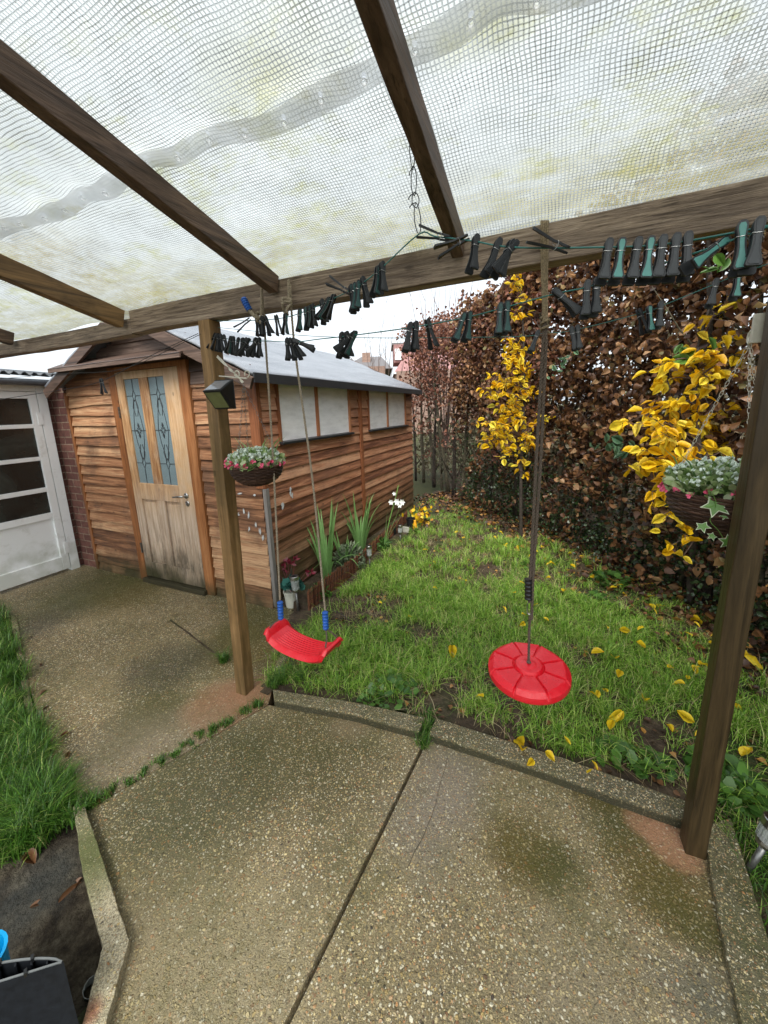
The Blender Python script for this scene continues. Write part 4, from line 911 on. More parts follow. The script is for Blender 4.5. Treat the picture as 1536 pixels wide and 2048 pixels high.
for t,b_,c,ph in [((1466,467),(1380,530),'t',.1),((1101,571),(1148,616),'k',.4),((1176,558),(1170,640),'k',.2),((1194,557),(1190,631),'k',.3),((822,648),(813,702),'b',.2),((832,645),(829,705),'b',.5),((852,633),(866,690),'b',1.0),((931,613),(915,658),'g',.2),((941,618),(932,684),'g',.5),((1002,608),(997,676),'g',.2),((1015,603),(1011,674),'g',.4),
    ((434,669),(421,700),'b',.8),((436,670),(435,706),'b',.4),((440,669),(444,706),'b',.6),((446,670),(455,703),'b',.3),((464,674),(456,707),'g',.7),((466,675),(468,712),'b',.5),((478,670),(472,708),'b',.2),((486,677),(483,716),'b',.6),((502,672),(482,700),'b',.3),((490,677),(498,713),'b',.8),((512,675),(506,712),'b',.4),((518,677),(519,717),'b',.6),((522,675),(501,696),'b',.2),((573,671),(577,719),'b',.3),((577,673),(591,717),'b',.5),((583,675),(600,706),'b',.8),((588,680),(610,690),'b',.3),((684,665),(681,714),'b',.4),((692,665),(698,718),'b',.7),((712,655),(681,684),'b',.2),((714,660),(693,705),'g',.6)]: peg('B',t,b_,c,ph)
for t,b_,c,ph in [((1080,655),(1062,702),'k',.2),((1141,643),(1150,690),'k',.2),((1154,652),(1157,705),'k',.3),((1298,616),(1300,674),'t',.5),((1323,606),(1317,666),'k',.3),((1435,545),(1421,601),'k',.2),((1277,613),(1285,640),'b',1.1),((1478,545),(1472,583),'t',.4)]: peg('C',t,b_,c,ph)
peg('D',(201,763),(207,790),'b',1.0)
ORD=['first','second','third','fourth','fifth','sixth','seventh','eighth','ninth','tenth','eleventh','twelfth','thirteenth','fourteenth','fifteenth','sixteenth','seventeenth','eighteenth','nineteenth','twentieth']
def ordn(i,n):
    if i<20: return ORD[i]+' from the left'
    return (ORD[n-1-i]+' from the right') if n-1-i>0 else 'rightmost one'
LN={'A':'the upper washing line','B':'the middle washing line','C':'the lowest washing line','D':'the dark line'}
CN={'k':'dark grey','t':'bright teal','g':'dark green','b':'black'}
for ln_,L in PEGS.items():
    L.sort(key=lambda q:q[0])
    for i,(gx_,o,c,phi,tilt) in enumerate(L):
        st_='sideways' if tilt>1.2 else 'slanting' if tilt>.5 else 'hanging'
        if ln_=='D': lab='lone black clothes peg on the dark line in front of the shed door'
        else: lab=f'{st_} {CN[c]} clothes peg on {LN[ln_]}, {ordn(i,len(L))}'
        tag(o,lab,'clothes peg','clothes pegs clipped along the washing lines')
# ================================================================ SOLAR WALL LIGHT on the left post
yf_=1.385
so_=empty('solar_wall_light',ony(432,790,yf_),'black wedge shaped solar wall light fixed on the left post','wall light')
cL=ony(424,790,yf_);cR=ony(478,790,yf_); xc=(cL[0]+cR[0])/2; hw=.058; z0=float(ony(430,818,yf_)[2]); z1=float(ony(430,762,yf_)[2])
V=[(xc-hw,yf_,z0),(xc+hw,yf_,z0),(xc+hw,yf_,z1),(xc-hw,yf_,z1),(xc-hw*.95,yf_-.02,z0-.002),(xc+hw*.95,yf_-.02,z0-.002),(xc+hw,yf_-.080,z1-.050),(xc-hw,yf_-.080,z1-.050)]
MB().add(V,[(0,3,2,1)[::-1],(0,1,5,4),(4,5,6,7),(7,6,2,3),(0,4,7,3),(1,2,6,5)]).build('body',m_black,so_,bevel=.003)
def lerp3(a,b,t): return Vector(a).lerp(Vector(b),t)
def quad(a,b,c,d,ins,off): # inset face
    P=[Vector(q) for q in(a,b,c,d)]; cc=sum(P,Vector())/4; nrm=(P[1]-P[0]).cross(P[3]-P[0]).normalized(); return [cc+(p-cc)*ins+nrm*off for p in P]
m_lens=plain('green_tinted_lens',(.16,.17,.07),.3); m_panel=plain('solar_panel',(.20,.21,.23),.12)
MB().add(quad(V[4],V[5],V[6],V[7],.82,.002),[(0,1,2,3)]).build('lens',m_lens,so_); MB().add(quad(V[7],V[6],V[2],V[3],.86,.002),[(0,1,2,3)]).build('solar_panel',m_panel,so_)
# ================================================================ HANGING BASKETS
def scroll(mb,c,r,th,sx,sy):
    mb.tube([c+Vector(sx)*(r*(1-t*.1)*math.cos(a))+Vector(sy)*(r*(1-t*.1)*math.sin(a)) for t,a in [(k/16,-1.4+k/16*5.0) for k in range(17)]],th,6)
brk=empty('basket_bracket',ony(434,745,1.40),'cream scrolled iron bracket with twisted stay on the left post','bracket','brackets carrying the hanging baskets')
yb_=1.415
a0=V3(ony(441,752,yb_));a1=V3(ony(494,757,yb_)); a0.x=-1.49
MB().tube([a0,a1],.0035,6).build('arm',m_cream,brk)
tw=MB(); s0=V3(ony(440,712,yb_));s0.x=-1.49; s1=V3(ony(486,765,yb_)); 
N_=24;Vv=[];Fq=[]
for i in range(N_+1):
    t=i/N_; p=s0.lerp(s1,t); a=t*math.pi*4*min(1,1.3*t)*0.8; u=(s1-s0).normalized(); e1=u.cross(Vector((0,1,0))).normalized();e2=Vector((0,1,0)); d_=(e1*math.cos(a)+e2*math.sin(a))*.006
    f_=(e1*-math.sin(a)+e2*math.cos(a))*.0015; Vv+=[p+d_+f_,p-d_+f_,p-d_-f_,p+d_-f_]
for i in range(N_):
    for k in range(4): Fq.append((i*4+k,i*4+(k+1)%4,i*4+4+(k+1)%4,i*4+4+k))
tw.add(Vv,Fq).build('twisted_stay',m_cream,brk)
for px in(474,494):
    q=MB(); c_=V3(ony(px,748,yb_)); scroll(q,c_,.015,.0032,(1,0,0),(0,0,1)); q.build('scroll',m_cream,brk)
def chain(mb,a,b,n,r=.0009,w=.0045):
    a=V3(a);b=V3(b);u=(b-a);l=u.length/n;u.normalize(); e=u.orthogonal().normalized();e2=u.cross(e)
    for i in range(n):
        c=a+u*(l*(i+.5)); s_=e if i%2 else e2
        mb.tube([c+s_*w*math.cos(t)+u*l*.62*math.sin(t) for t in np.linspace(0,2*math.pi,11)],r,4,cap=False)
    return mb
m_pink=plain('pink_petals',(.75,.12,.22),.5,var=.35,nsc=90); m_whitef=plain('white_florets',(.66,.74,.64),.6,var=.25,nsc=60); m_fol=leafm('artificial_foliage',[(0,(.12,.22,.05)),(.5,(.34,.46,.18)),(1,(.6,.66,.42))],.5,.2)
def ivyleaf_m():
    n=NM('variegated_ivy',.4,.4,'UV'); return n.m
m_ivyg=plain('ivy_green',(.12,.26,.05),.4,nsc=60); m_ivyw=plain('ivy_cream_edge',(.62,.68,.48),.45)
def basket(loc,R,label,hang,seed,ivy=False,spikes=True,hh=None):
    random.seed(seed); rg=np.random.default_rng(seed)
    o=empty('hanging_basket',loc,label,'hanging basket','hanging baskets of artificial flowers'); c=V3(loc); H=hh or R*.78
    bw=MB(); NW=int(H/.007)
    for i in range(NW):
        t=i/(NW-1); z=-H*(1-t); r=R*math.sqrt(max(0.02,1-(1-t)**2.2)); 
        bw.tube([c+Vector(((r+.0025*math.sin(a*14+math.pi*i))*math.cos(a),(r+.0025*math.sin(a*14+math.pi*i))*math.sin(a),z)) for a in np.linspace(0,2*math.pi,85)],.0042,5,cap=False)
    for k in range(14):
        a=2*math.pi*k/14; bw.tube([c+Vector((R*1.0*math.sqrt(max(.0,1-(1-t)**2.2))*math.cos(a),R*math.sqrt(max(.0,1-(1-t)**2.2))*math.sin(a),-H*(1-t))) for t in np.linspace(0.02,1,9)],.0035,4)
    bw.lathe([(0,-.02),(R*.97,-.02)],c,24)
    bw.build('bowl',m_wick,o)
    rm=MB(); rope(rm,[c+Vector((R*1.02*math.cos(a),R*1.02*math.sin(a),.004)) for a in np.linspace(0,2*math.pi,50)],.006,.05); rm.build('rim',m_wick,o)
    n_=900; ang=rg.uniform(0,2*math.pi,n_); rad=R*1.08*np.sqrt(rg.uniform(0,1,n_)); zz=rg.uniform(0,1,n_)*R*.62*np.sqrt(np.clip(1-(rad/(R*1.25))**2,0,1))+.005
    C=np.stack([c.x+rad*np.cos(ang),c.y+rad*np.sin(ang),c.z+zz],1); D=np.stack([np.cos(ang)*.8,np.sin(ang)*.8,np.full(n_,.7)],1)+rg.normal(size=(n_,3))*.5
    Vv,Fs=leaves_np(C,D,rg.uniform(.018,.04,n_),.45); npmesh('foliage',Vv,Fs,m_fol,o)
    fl=MB()
    for k in range(330):
        a=rg.uniform(0,2*math.pi); r=R*1.05*math.sqrt(rg.uniform(0,1)); z=R*.66*math.sqrt(max(0,1-(r/(R*1.25))**2))*rg.uniform(.5,1.08)+.008
        p=c+Vector((r*math.cos(a),r*math.sin(a),z)); s_=rg.uniform(.004,.0075)
        for q in range(4):
            d_=Vector(rg.normal(size=3)).normalized()*s_; e=d_.orthogonal().normalized()*s_*.8; fl.add([p+d_+e,p+d_-e,p-d_-e,p-d_+e],[(0,1,2,3)])
    fl.build('white_blossom',m_whitef,o)
    for k in range(19):
        a=math.pi*(1.0+.085*k)+rg.uniform(-.1,.1) if k<14 else rg.uniform(0,2*math.pi); r=R*rg.uniform(1.06,1.16); p=c+Vector((r*math.cos(a),r*math.sin(a),rg.uniform(.008,.04))); f_=MB()
        for q in range(9):
            d_=(Vector(rg.normal(size=3))+Vector((math.cos(a),math.sin(a),.3))).normalized(); e=d_.orthogonal().normalized(); g_=d_.cross(e); s_=rg.uniform(.009,.0135)
            f_.add([p,p+d_*s_+e*s_*.5,p+d_*s_*1.3,p+d_*s_-e*s_*.5],[(0,1,2,3)])
        f_.build('pink_blossom',m_pink,o)
    if spikes:
        P=[];nb=26;Vb=[];Fb=[]
        sk=MB()
        for k in range(nb):
            a=rg.uniform(0,2*math.pi);r=R*rg.uniform(.1,.8); p=c+Vector((r*math.cos(a),r*math.sin(a),.04)); l=rg.uniform(.05,.13); u=Vector((math.cos(a)*.5,math.sin(a)*.5,1)).normalized(); e=u.orthogonal().normalized()
            w0=.005 if ivy else .0025
            b=[p+e*w0,p-e*w0,p+u*l*.6-e*w0*.7+Vector((0,0,0)),p+u*l*.6+e*w0*.7,p+u*l+Vector((math.cos(a),math.sin(a),-.4))*l*.15]; sk.add(b,[(0,1,2,3),(3,2,4)])
        sk.build('grass_spikes',m_strap_leaf,o)
    if ivy:
        for (px,py,sz_,an) in ((1432,1010,.040,.2),(1405,1052,.022,-.3),(1450,1032,.014,1.4),(1456,1084,.026,1.9),(1425,1072,.015,.9)):
            p=V3(ony(px,py,c.y-R*.92)); star=[(0,1.1),(.3,.42),(.95,.5),(.55,0),(.62,-.55),(0,-.35),(-.62,-.55),(-.55,0),(-.95,.5),(-.3,.42)]
            n_=V3((random.uniform(-.3,.1),-1,random.uniform(.1,.5))).normalized(); e1=n_.cross(Vector((0,0,1))).normalized(); e2=e1.cross(n_)
            def pt(x,y,k,o_): 
                X=x*math.cos(an+math.pi)-y*math.sin(an+math.pi);Y=x*math.sin(an+math.pi)+y*math.cos(an+math.pi); return p+(e1*X+e2*Y)*sz_*k+n_*(o_+.12*sz_*(x*x))
            lm=MB(); Q=[pt(0,0,1,0)]+[pt(x,y,1,0) for x,y in star]; lm.add(Q,[(0,i+1,(i+1)%10+1) for i in range(10)]); lo_=lm.build('ivy_leaf',m_ivyw,o)
            lm=MB(); Q=[pt(0,0,.84,.0012)]+[pt(x,y,.84,.0012) for x,y in star]; lm.add(Q,[(0,i+1,(i+1)%10+1) for i in range(10)]); lm.build('leaf_centre',m_ivyg,lo_)
        MB().tube(curve([V3(ony(1425,985,c.y-R)),V3(ony(1432,1010,c.y-R*.95)),V3(ony(1420,1040,c.y-R*.93)),V3(ony(1436,1060,c.y-R*.93)),V3(ony(1452,1085,c.y-R*.9))],6),.001,5).build('ivy_stem',m_ivyg,o)
    for k in range(3):
        a=2*math.pi*k/3+(.5 if not ivy else 2.6); p=c+Vector((R*math.cos(a),R*math.sin(a),.004)); L_=(V3(hang)-p).length
        chain(MB(),p,hang,int(L_/.017)).build('chain',m_cream if ivy else m_steeld,o)
    return o
hk=V3(ony(487,770,1.415))
basket(ony(513,932,1.415),.122,'wicker hanging basket of pink and white flowers beside the left post',hk,5)
bk2=empty('basket_bracket',ony(1512,670,1.47),'white metal basket bracket fixed behind the right post','bracket','brackets carrying the hanging baskets')
q=MB(); P0_=V3(ony(1530,655,1.47)); P1_=V3(ony(1500,686,1.62)); q.box((P0_.x-.012,1.475,P0_.z),(.03,.012,.08)); q.build('wall_plate',m_cream,bk2,bevel=.002)
q=MB(); q.tube([P0_+Vector((-.012,0,0)),P1_],.006,8); q.build('arm',m_cream,bk2); q=MB(); scroll(q,P1_+Vector((0,0,.018)),.02,.004,(0,1,0),(0,0,1)); q.build('scroll',m_cream,bk2)
bc=ony(1453,985,1.64)
basket(bc,.165,'large wicker hanging basket with variegated ivy half hidden by the right post',P1_,9,ivy=True,hh=.15)
# ================================================================ HEDGE
random.seed(21); RNG=np.random.default_rng(21)
HP=np.array([(-2.75,8.0),(-1.95,7.05),(-1.0,6.15),(-.15,5.35),(.45,4.75),(.95,4.1),(1.35,3.4),(1.75,2.55),(2.2,1.5),(2.7,.3)])
seg=np.linalg.norm(np.diff(HP,axis=0),axis=1); CS=np.concatenate([[0],np.cumsum(seg)]); HL=CS[-1]
def hp(s_): return np.stack([np.interp(s_,CS,HP[:,0]),np.interp(s_,CS,HP[:,1])],-1)
def hn(s_):
    d=hp(np.asarray(s_)+.05)-hp(np.asarray(s_)-.05); d=d/np.linalg.norm(d,axis=-1,keepdims=True); return np.stack([-d[...,1],d[...,0]],-1)*-1   # towards the garden
def htop(s_): return 3.05+.12*np.sin(s_*2.1)+.10*np.sin(s_*5.3+1)+.08*np.sin(s_*11)+ .12*np.clip(s_-2,0,8)
hedge=empty('hedge',(*hp(np.array(4.)),0),'tall beech hedge holding copper brown dead leaves behind the lawn','hedge')
nstem=34
for i in range(nstem):
    s_=HL*(i+.5)/nstem+random.uniform(-.08,.08); p=hp(np.array(s_)); n_=hn(np.array(s_)); off=random.uniform(-.12,.12); h=htop(s_)*random.uniform(.8,1.03); st_=MB()
    def stem(base,dirx,diry,h,r,kinks=9):
        P=[];x,y=base;vx,vy=dirx,diry
        for k in range(kinks+1):
            t=k/kinks; P.append((x,y,h*t)); vx+=random.uniform(-.03,.03);vy+=random.uniform(-.03,.03); x+=vx*h/kinks;y+=vy*h/kinks
        return P
    P=stem((p[0]+n_[0]*off,p[1]+n_[1]*off),random.uniform(-.12,.12),random.uniform(-.12,.12),h,.03)
    r0=random.uniform(.018,.042)*(1.25 if s_<4 else 1); st_.tube(P,[r0*(1.15-.95*k/9) for k in range(10)],7)
    for q in range(random.randint(3,6)):
        k=random.randint(1,6); b0=V3(P[k]); a=random.uniform(0,6.28); l=random.uniform(.35,.9); Q=[b0]
        d_=Vector((math.cos(a)*.5,math.sin(a)*.5,random.uniform(.5,1.2))).normalized()
        for w_ in range(4): d_=(d_+Vector((random.uniform(-.2,.2),random.uniform(-.2,.2),random.uniform(0,.25)))).normalized(); Q.append(Q[-1]+d_*l/4)
        st_.tube(Q,[r0*.5,r0*.4,r0*.3,r0*.2,r0*.1],5)
    st_.build('stem',m_barkg if i%3 else m_bark,hedge,smooth=True)
# twiggy infill
tw=MB()
for i in range(2600):
    s_=random.uniform(0,HL); p=hp(np.array(s_)); n_=hn(np.array(s_)); off=random.uniform(-.32,.32); z=random.uniform(.05,htop(s_)) ; b0=Vector((p[0]+n_[0]*off,p[1]+n_[1]*off,z))
    d_=Vector((random.uniform(-1,1),random.uniform(-1,1),random.uniform(-.1,1.6))).normalized(); l=random.uniform(.12,.42); Q=[b0]
    for w_ in range(3): d_=(d_+Vector((random.uniform(-.35,.35),random.uniform(-.35,.35),random.uniform(-.2,.3)))).normalized(); Q.append(Q[-1]+d_*l/3)
    tw.tube(Q,[.0035,.0028,.002,.001],3,cap=False)
tw.build('twigs',m_twig,hedge)
# leaves in clumps; fewer low down at the far end where the stems show
def hleaf(ncl,per,srange,zf,size,rad,front=None):
    C=[]
    for i in range(ncl):
        s_=random.uniform(*srange); z=zf(s_)
        if z is None: continue
        p=hp(np.array(s_)); n_=hn(np.array(s_)); off=(random.uniform(-.30,.42) if front is None else front())
        off*= (1-.25*(z/3.3)**3)
        C.append((p[0]+n_[0]*off,p[1]+n_[1]*off,z,rad*random.uniform(.6,1.4)))
    C=np.array(C); k=np.repeat(np.arange(len(C)),per); P=C[k,:3]+RNG.normal(size=(len(k),3))*C[k,3:4]*np.array([.55,.55,.6])
    P[:,2]=np.clip(P[:,2],.02,None); D=RNG.normal(size=(len(k),3))*np.array([.8,.8,.5])+np.array([0,0,-.55])
    return leaves_np(P,D,RNG.uniform(*size,len(k)),.62,.6,.55)
def zf_main(s_):
    t=htop(s_); z=t*(1-random.random()**1.25*.95)
    lim=1.55-.28*max(0,s_-2.2)+.25*math.sin(s_*5)
    if z<max(.35,lim) and random.random()<.90-.05*s_: return None
    return z
V_,F_=hleaf(1900,29,(2.2,HL),zf_main,(.036,.066),.14); npmesh('leaves',V_,F_,m_beech,hedge)
def zf_far(s_):
    t=htop(s_); z=t*(1-random.random()**1.5*.8)
    if z<1.7 and random.random()<.85: return None
    return z
V_,F_=hleaf(620,18,(0.25,4.2),zf_far,(.034,.06),.15); npmesh('leaves',V_,F_,m_beech2,hedge)
# dark evergreen undergrowth along the hedge foot
C=[]
for i in range(820):
    s_=random.uniform(2.4,HL); hmax=1.3-.10*max(0,s_-3.5); z=random.uniform(.02,max(.4,hmax))*random.uniform(.3,1); p=hp(np.array(s_)); n_=hn(np.array(s_)); off=random.uniform(-.1,.42)*(1-.3*z)
    C.append((p[0]+n_[0]*off,p[1]+n_[1]*off,z))
C=np.array(C);k=np.repeat(np.arange(len(C)),16); P=C[k]+RNG.normal(size=(len(k),3))*.07; P[:,2]=np.clip(P[:,2],.015,None)
V_,F_=leaves_np(P,RNG.normal(size=(len(k),3)),RNG.uniform(.018,.036,len(k)),.6); tag(npmesh('evergreen_undergrowth',V_,F_,m_ivyd),'dark small leaved evergreen growth along the foot of the hedge','undergrowth',kind='stuff')
n_=30000; s_=RNG.uniform(-.8,HL,n_); off=-RNG.uniform(1.0,2.6,n_); s2=np.clip(s_,0,HL); P2=hp(s2)+hn(s2)*off[:,None]; P2[:,0]-=np.clip(-s_,0,1)*2; zz=RNG.uniform(0,1,n_)**.8*(1.7+1.0*np.clip((s2-3)/3,0,1)+.5*np.sin(s_*1.9)+.3*np.sin(s_*5))
m_backl=leafm('mixed_shrub_leaves',[(0,(.05,.045,.02)),(.35,(.16,.14,.07)),(.6,(.30,.25,.14)),(.85,(.44,.38,.26)),(1,(.22,.28,.10))],.5,.2)
V_,F_=leaves_np(np.stack([P2[:,0],P2[:,1],zz],1),RNG.normal(size=(n_,3)),RNG.uniform(.05,.10,n_),.5); tag(npmesh('background_shrubbery',V_,F_,m_backl),'mixed olive and brown shrubbery in the next garden behind the hedge','shrubbery',kind='stuff')
# neighbour's brick wall glimpsed through the hedge
nb=empty('neighbour_wall',(3.6,5.5,0),'red brick house wall glimpsed through gaps at the right of the hedge','brick wall'); 
m_=MB(); a=Vector((2.6,6.4,1.6));b_=Vector((5.0,.8,1.6)); m_.beam(a,b_,.22,3.3,up=(0,0,1)); m_.build('wall',m_brick,nb)
# ================================================================ YELLOW TREES
def tree(name,label,base,pts,trunk_r,clusters,leafsize,matl,group=None,extra_g=0,droop=.4,seed=3,twig_m=None):
    random.seed(seed); rg=np.random.default_rng(seed)
    o=empty(name,base,label,'tree',group); tr=MB(); P=curve([V3(p) for p in pts],6); n_=len(P); tr.tube([V3(p) for p in P],[trunk_r*(1-.8*i/n_) for i in range(n_)],8); tr.build('trunk',m_bark,o,smooth=True)
    br=MB(); CC=[];DD=[];SS=[]
    for (c,rad,cnt) in clusters:
        c=V3(c); j=min(range(n_),key=lambda q:(V3(P[q])-c).length+(.4 if P[q][2]>c.z-.05 else 0)); b0=V3(P[j])
        cnt=int(cnt*1.35); nb_=max(2,int(cnt/9))
        for q in range(nb_):
            e=c+Vector(rg.normal(size=3))*rad*.62; mid=b0.lerp(e,.5)+Vector((rg.normal()*.04,rg.normal()*.04,rg.uniform(-.02,.08))); Q=curve([b0,mid,e],5)
            br.tube([V3(x) for x in Q],[.006*(1-.75*t/len(Q)) for t in range(len(Q))],4,cap=False)
            m_n=int(cnt/nb_)
            for w_ in range(m_n):
                t=rg.uniform(.5,1.05); i_=min(len(Q)-2,int(t*(len(Q)-1))); p=V3(Q[i_]).lerp(V3(Q[i_+1]),min(1,t*(len(Q)-1)-i_)); dv=Vector(rg.normal(size=3)); dv.z=dv.z*.5-droop; dv.normalize(); s_=leafsize*rg.uniform(.65,1.2)
                pet=p+dv*s_*rg.uniform(.2,.5)+Vector(rg.normal(size=3))*.02; br.tube([p,pet],.0011,3,cap=False); CC.append(pet+dv*s_*.5);DD.append(dv);SS.append(s_)
    br.build('branches',m_twig,o)
    V_,F_=leaves_hi(np.array(CC),np.array(DD),np.array(SS),.62,.3,.22,up=(0,-.6,.8)); npmesh('leaves',V_,F_,matl,o)
    return o
g0_=onz(1042,1088); dM=float((g0_-CAM)@fw)
D_=lambda px,py,d: dep(px,py,d)
def wood_line(pl_): return [D_(*p) for p in pl_]
dm=dM*.97
tree('yellow_sapling','slender yellow leaved sapling standing against the middle of the hedge',g0_,[g0_,D_(1042,950,dm),D_(1048,800,dm),D_(1046,650,dm),D_(1035,540,dm)],.022,
 [(D_(px,py,dm+dd),r*1.15/750*dm,n_) for px,py,r,n_,dd in ((1032,555,18,14,0),(1020,585,18,10,0),(1048,600,12,8,0),(1035,628,14,12,-.1),(1030,690,20,26,0),(1015,715,24,30,-.1),(1040,740,18,18,.1),(1020,765,26,34,0),(1000,790,28,30,-.15),(1035,800,24,26,0),(1050,780,16,10,0),(1010,830,32,38,0),(1040,850,26,26,.1),(985,855,24,24,-.1),(955,850,20,20,-.2),(1010,880,26,26,0),(975,885,20,18,-.1),(945,800,12,8,-.1),(1050,890,16,12,0),(1035,925,14,8,0),(1055,940,8,4,0),(990,755,12,9,0),(1055,690,8,5,0))],.080,m_yel,seed=4)
g1_=onz(1378,1212); dR=float((g1_-CAM)@fw); dn_=dR*.86
tree('yellow_tree','broad yellow leaved young tree behind the right hanging basket',g1_,[g1_,D_(1385,1100,dR*.95),D_(1400,950,dn_),D_(1390,800,dn_),D_(1400,680,dn_),D_(1440,560,dn_)],.026,
 [(D_(px,py,dn_+dd),r*1.25/750*dn_,n_) for px,py,r,n_,dd in ((1370,690,40,18,0),(1350,740,36,20,.1),(1410,700,30,14,0),(1470,690,26,9,0),(1310,790,40,22,0),(1370,780,44,28,-.1),(1420,760,34,16,0),(1400,830,36,16,.1),(1340,845,40,24,0),(1300,860,28,16,0),(1340,890,34,28,-.15),(1310,905,36,26,-.1),(1290,935,26,14,-.1),(1330,950,34,22,-.1),(1400,890,26,8,.2),(1440,880,24,10,.2),(1330,975,20,8,-.1),(1360,1030,24,8,-.1),(1350,1080,16,5,-.1),(1390,1100,22,5,-.2),(1320,1000,18,6,0),(1500,710,16,5,.1),(1435,620,26,6,.1),(1445,600,16,4,.1),(1480,820,16,4,.3),(1400,650,20,5,0))],.090,m_yel,seed=8)
# green-leaved climber sprays on the hedge
def spray(name,label,cat,pts,n_,size,matl,rad,seed=1,kind=None):
    rg=np.random.default_rng(seed); o=empty(name,pts[0],label,cat); P=curve([V3(p) for p in pts],6); MB().tube([V3(p) for p in P],.003,5).build('stem',m_twig,o)
    i=rg.integers(0,len(P),n_); C=np.array(P)[i]+rg.normal(size=(n_,3))*rad; D=rg.normal(size=(n_,3))+np.array([0,0,-.2]); V_,F_=leaves_hi(C,D,rg.uniform(size*.7,size*1.2,n_),.6,.2,.1,up=(0,-.8,.6)); npmesh('leaves',V_,F_,matl,o); return o
spray('rose_spray','pale grey green leaf spray poking out left of the broad yellow tree','climber',[D_(1250,900,3.2),D_(1220,895,3.1),D_(1190,905,3.0)],16,.085,m_greyg,.06,3)
spray('green_spray','few green leaves on a thin stem in the hedge above the rose spray','climber',[D_(1145,700,3.6),D_(1130,730,3.6),D_(1118,745,3.6)],14,.055,m_greyg,.05,4)
spray('lime_leaf_cluster','lime green maple like leaves below the beam at the right','climber',[D_(1470,500,2.2),D_(1450,520,2.2),D_(1440,540,2.2)],5,.11,m_greenl,.04,5)
spray('mixed_green_spray','green leaves among the yellow ones near the right post','climber',[D_(1400,700,2.5),D_(1385,720,2.5),D_(1370,715,2.5)],7,.12,m_greenl,.05,6)
# ================================================================ BARE SHRUBS
def bare(name,label,base_pts,tips,r,seed,fork=3,up=.0,leaf=None):
    random.seed(seed); o=empty(name,base_pts,label,'bare shrub','bare winter shrubs'); b=MB(); T_=[]
    for tip in tips:
        a=V3(base_pts)+Vector((random.uniform(-.02,.02),random.uniform(-.02,.02),0)); e=V3(tip); mid=a.lerp(e,.55)+Vector((random.uniform(-.12,.12),random.uniform(-.12,.12),.1)); P=[V3(x) for x in curve([a,mid,e],8)]; n_=len(P)
        b.tube(P,[r*(1-.85*i/n_) for i in range(n_)],5)
        for q in range(fork):
            k=random.randint(n_//2,n_-2); d_=(P[k+1]-P[k]).normalized(); l=(e-a).length*random.uniform(.1,.25); d2=(d_+Vector((random.uniform(-.7,.7),random.uniform(-.7,.7),random.uniform(-.1,.4)))).normalized(); Q=[P[k],P[k]+d2*l*.5,P[k]+(d2+Vector((0,0,.3))).normalized()*l]; b.tube(Q,[r*.35,r*.25,r*.12],4)
    b.build('branches',m_twig,o)
    return o
random.seed(3)
bare('bare_shrub','cluster of straight bare shoots rising above the far hedge',dep(890,900,7.2),[dep(px,py,7.2) for px,py in ((838,585),(850,570),(862,600),(868,575),(880,570),(892,560),(899,575),(905,562),(912,590),(920,570),(930,580),(845,610),(815,560),(958,560),(945,570),(935,600),(873,620),(855,640))],.012,31,2)
bare('bare_shrub','arching bare stems growing behind the far end of the shed roof',dep(760,900,8.6),[dep(px,py,8.6) for px,py in ((722,625),(775,590),(735,650),(765,680),(700,700),(745,690),(790,620),(800,660),(690,690),(780,700),(812,690),(770,640))],.010,32,4)
# ================================================================ HOUSES BEYOND
random.seed(5)
hd=26.0; m_tile=plain('red_roof_tiles',(.33,.17,.16),.7,nsc=3,var=.2); m_hbrick=plain('pale_house_brick',(.27,.18,.14),.8,nsc=6,var=.25); m_wwin=plain('white_window_frame',(.75,.77,.78),.5); m_glassd=plain('house_window_glass',(.10,.13,.15),.15); m_slate=plain('dark_roof_slate',(.16,.15,.15),.7)
hs_=empty('house',dep(900,830,hd),'distant brick house with pinkish tiled roof and dormer beyond the shed','house','houses beyond the gardens')
def hbox(x0,x1,yt,yb_,d0,d1,name,mat,par):
    a=dep(x0,yb_,d0);b=dep(x1,yb_,d0);top=dep(x0,yt,d0)[2]; zb=max(-.1,a[2]); f_=np.array([-math.sin(YAW),math.cos(YAW),0])*(d1-d0)
    m_=MB(); P=[(a[0],a[1],zb),(b[0],b[1],zb),(b[0]+f_[0],b[1]+f_[1],zb),(a[0]+f_[0],a[1]+f_[1],zb)]
    m_.add(P+[(p[0],p[1],top) for p in P],[(0,3,2,1),(4,5,6,7),(0,1,5,4),(1,2,6,5),(2,3,7,6),(3,0,4,7)]); return m_.build(name,mat,par)
wl=hbox(797,1010,745,900,hd,hd+8,'wall',m_hbrick,hs_)
A_=dep(788,745,hd-.4);B_=dep(1020,745,hd-.4);f_=np.array([-math.sin(YAW),math.cos(YAW),0]); ez_=A_[2]
R0=dep(835,672,hd+3.6);R1=dep(975,672,hd+3.6); rz=R0[2]
C_=B_+f_*9;D2=A_+f_*9
MB().add([A_,(B_[0],B_[1],ez_),(C_[0],C_[1],ez_),(D2[0],D2[1],ez_),R0,(R1[0],R1[1],rz)],[(0,1,5,4),(1,2,5),(2,3,4,5),(3,0,4),(0,3,2,1)]).build('roof',m_tile,hs_)
dw_=hbox(788,840,690,725,hd+1.2,hd+4,'dormer',m_tile,hs_); hbox(790,803,698,720,hd+1.05,hd+1.2,'window',m_wwin,dw_); 
hbox(784,842,686,690,hd+1.0,hd+4.1,'dormer_roof',m_slate,dw_)
wn=hbox(798,812,752,790,hd-.12,hd,'window',m_wwin,hs_); hbox(800,810,756,786,hd-.15,hd-.12,'pane',m_glassd,wn)
hbox(788,900,744,748,hd-.5,hd-.35,'gutter',m_wwin,hs_)
h2=empty('house',dep(740,830,34),'distant house with a brick chimney above the shed roof','house','houses beyond the gardens')
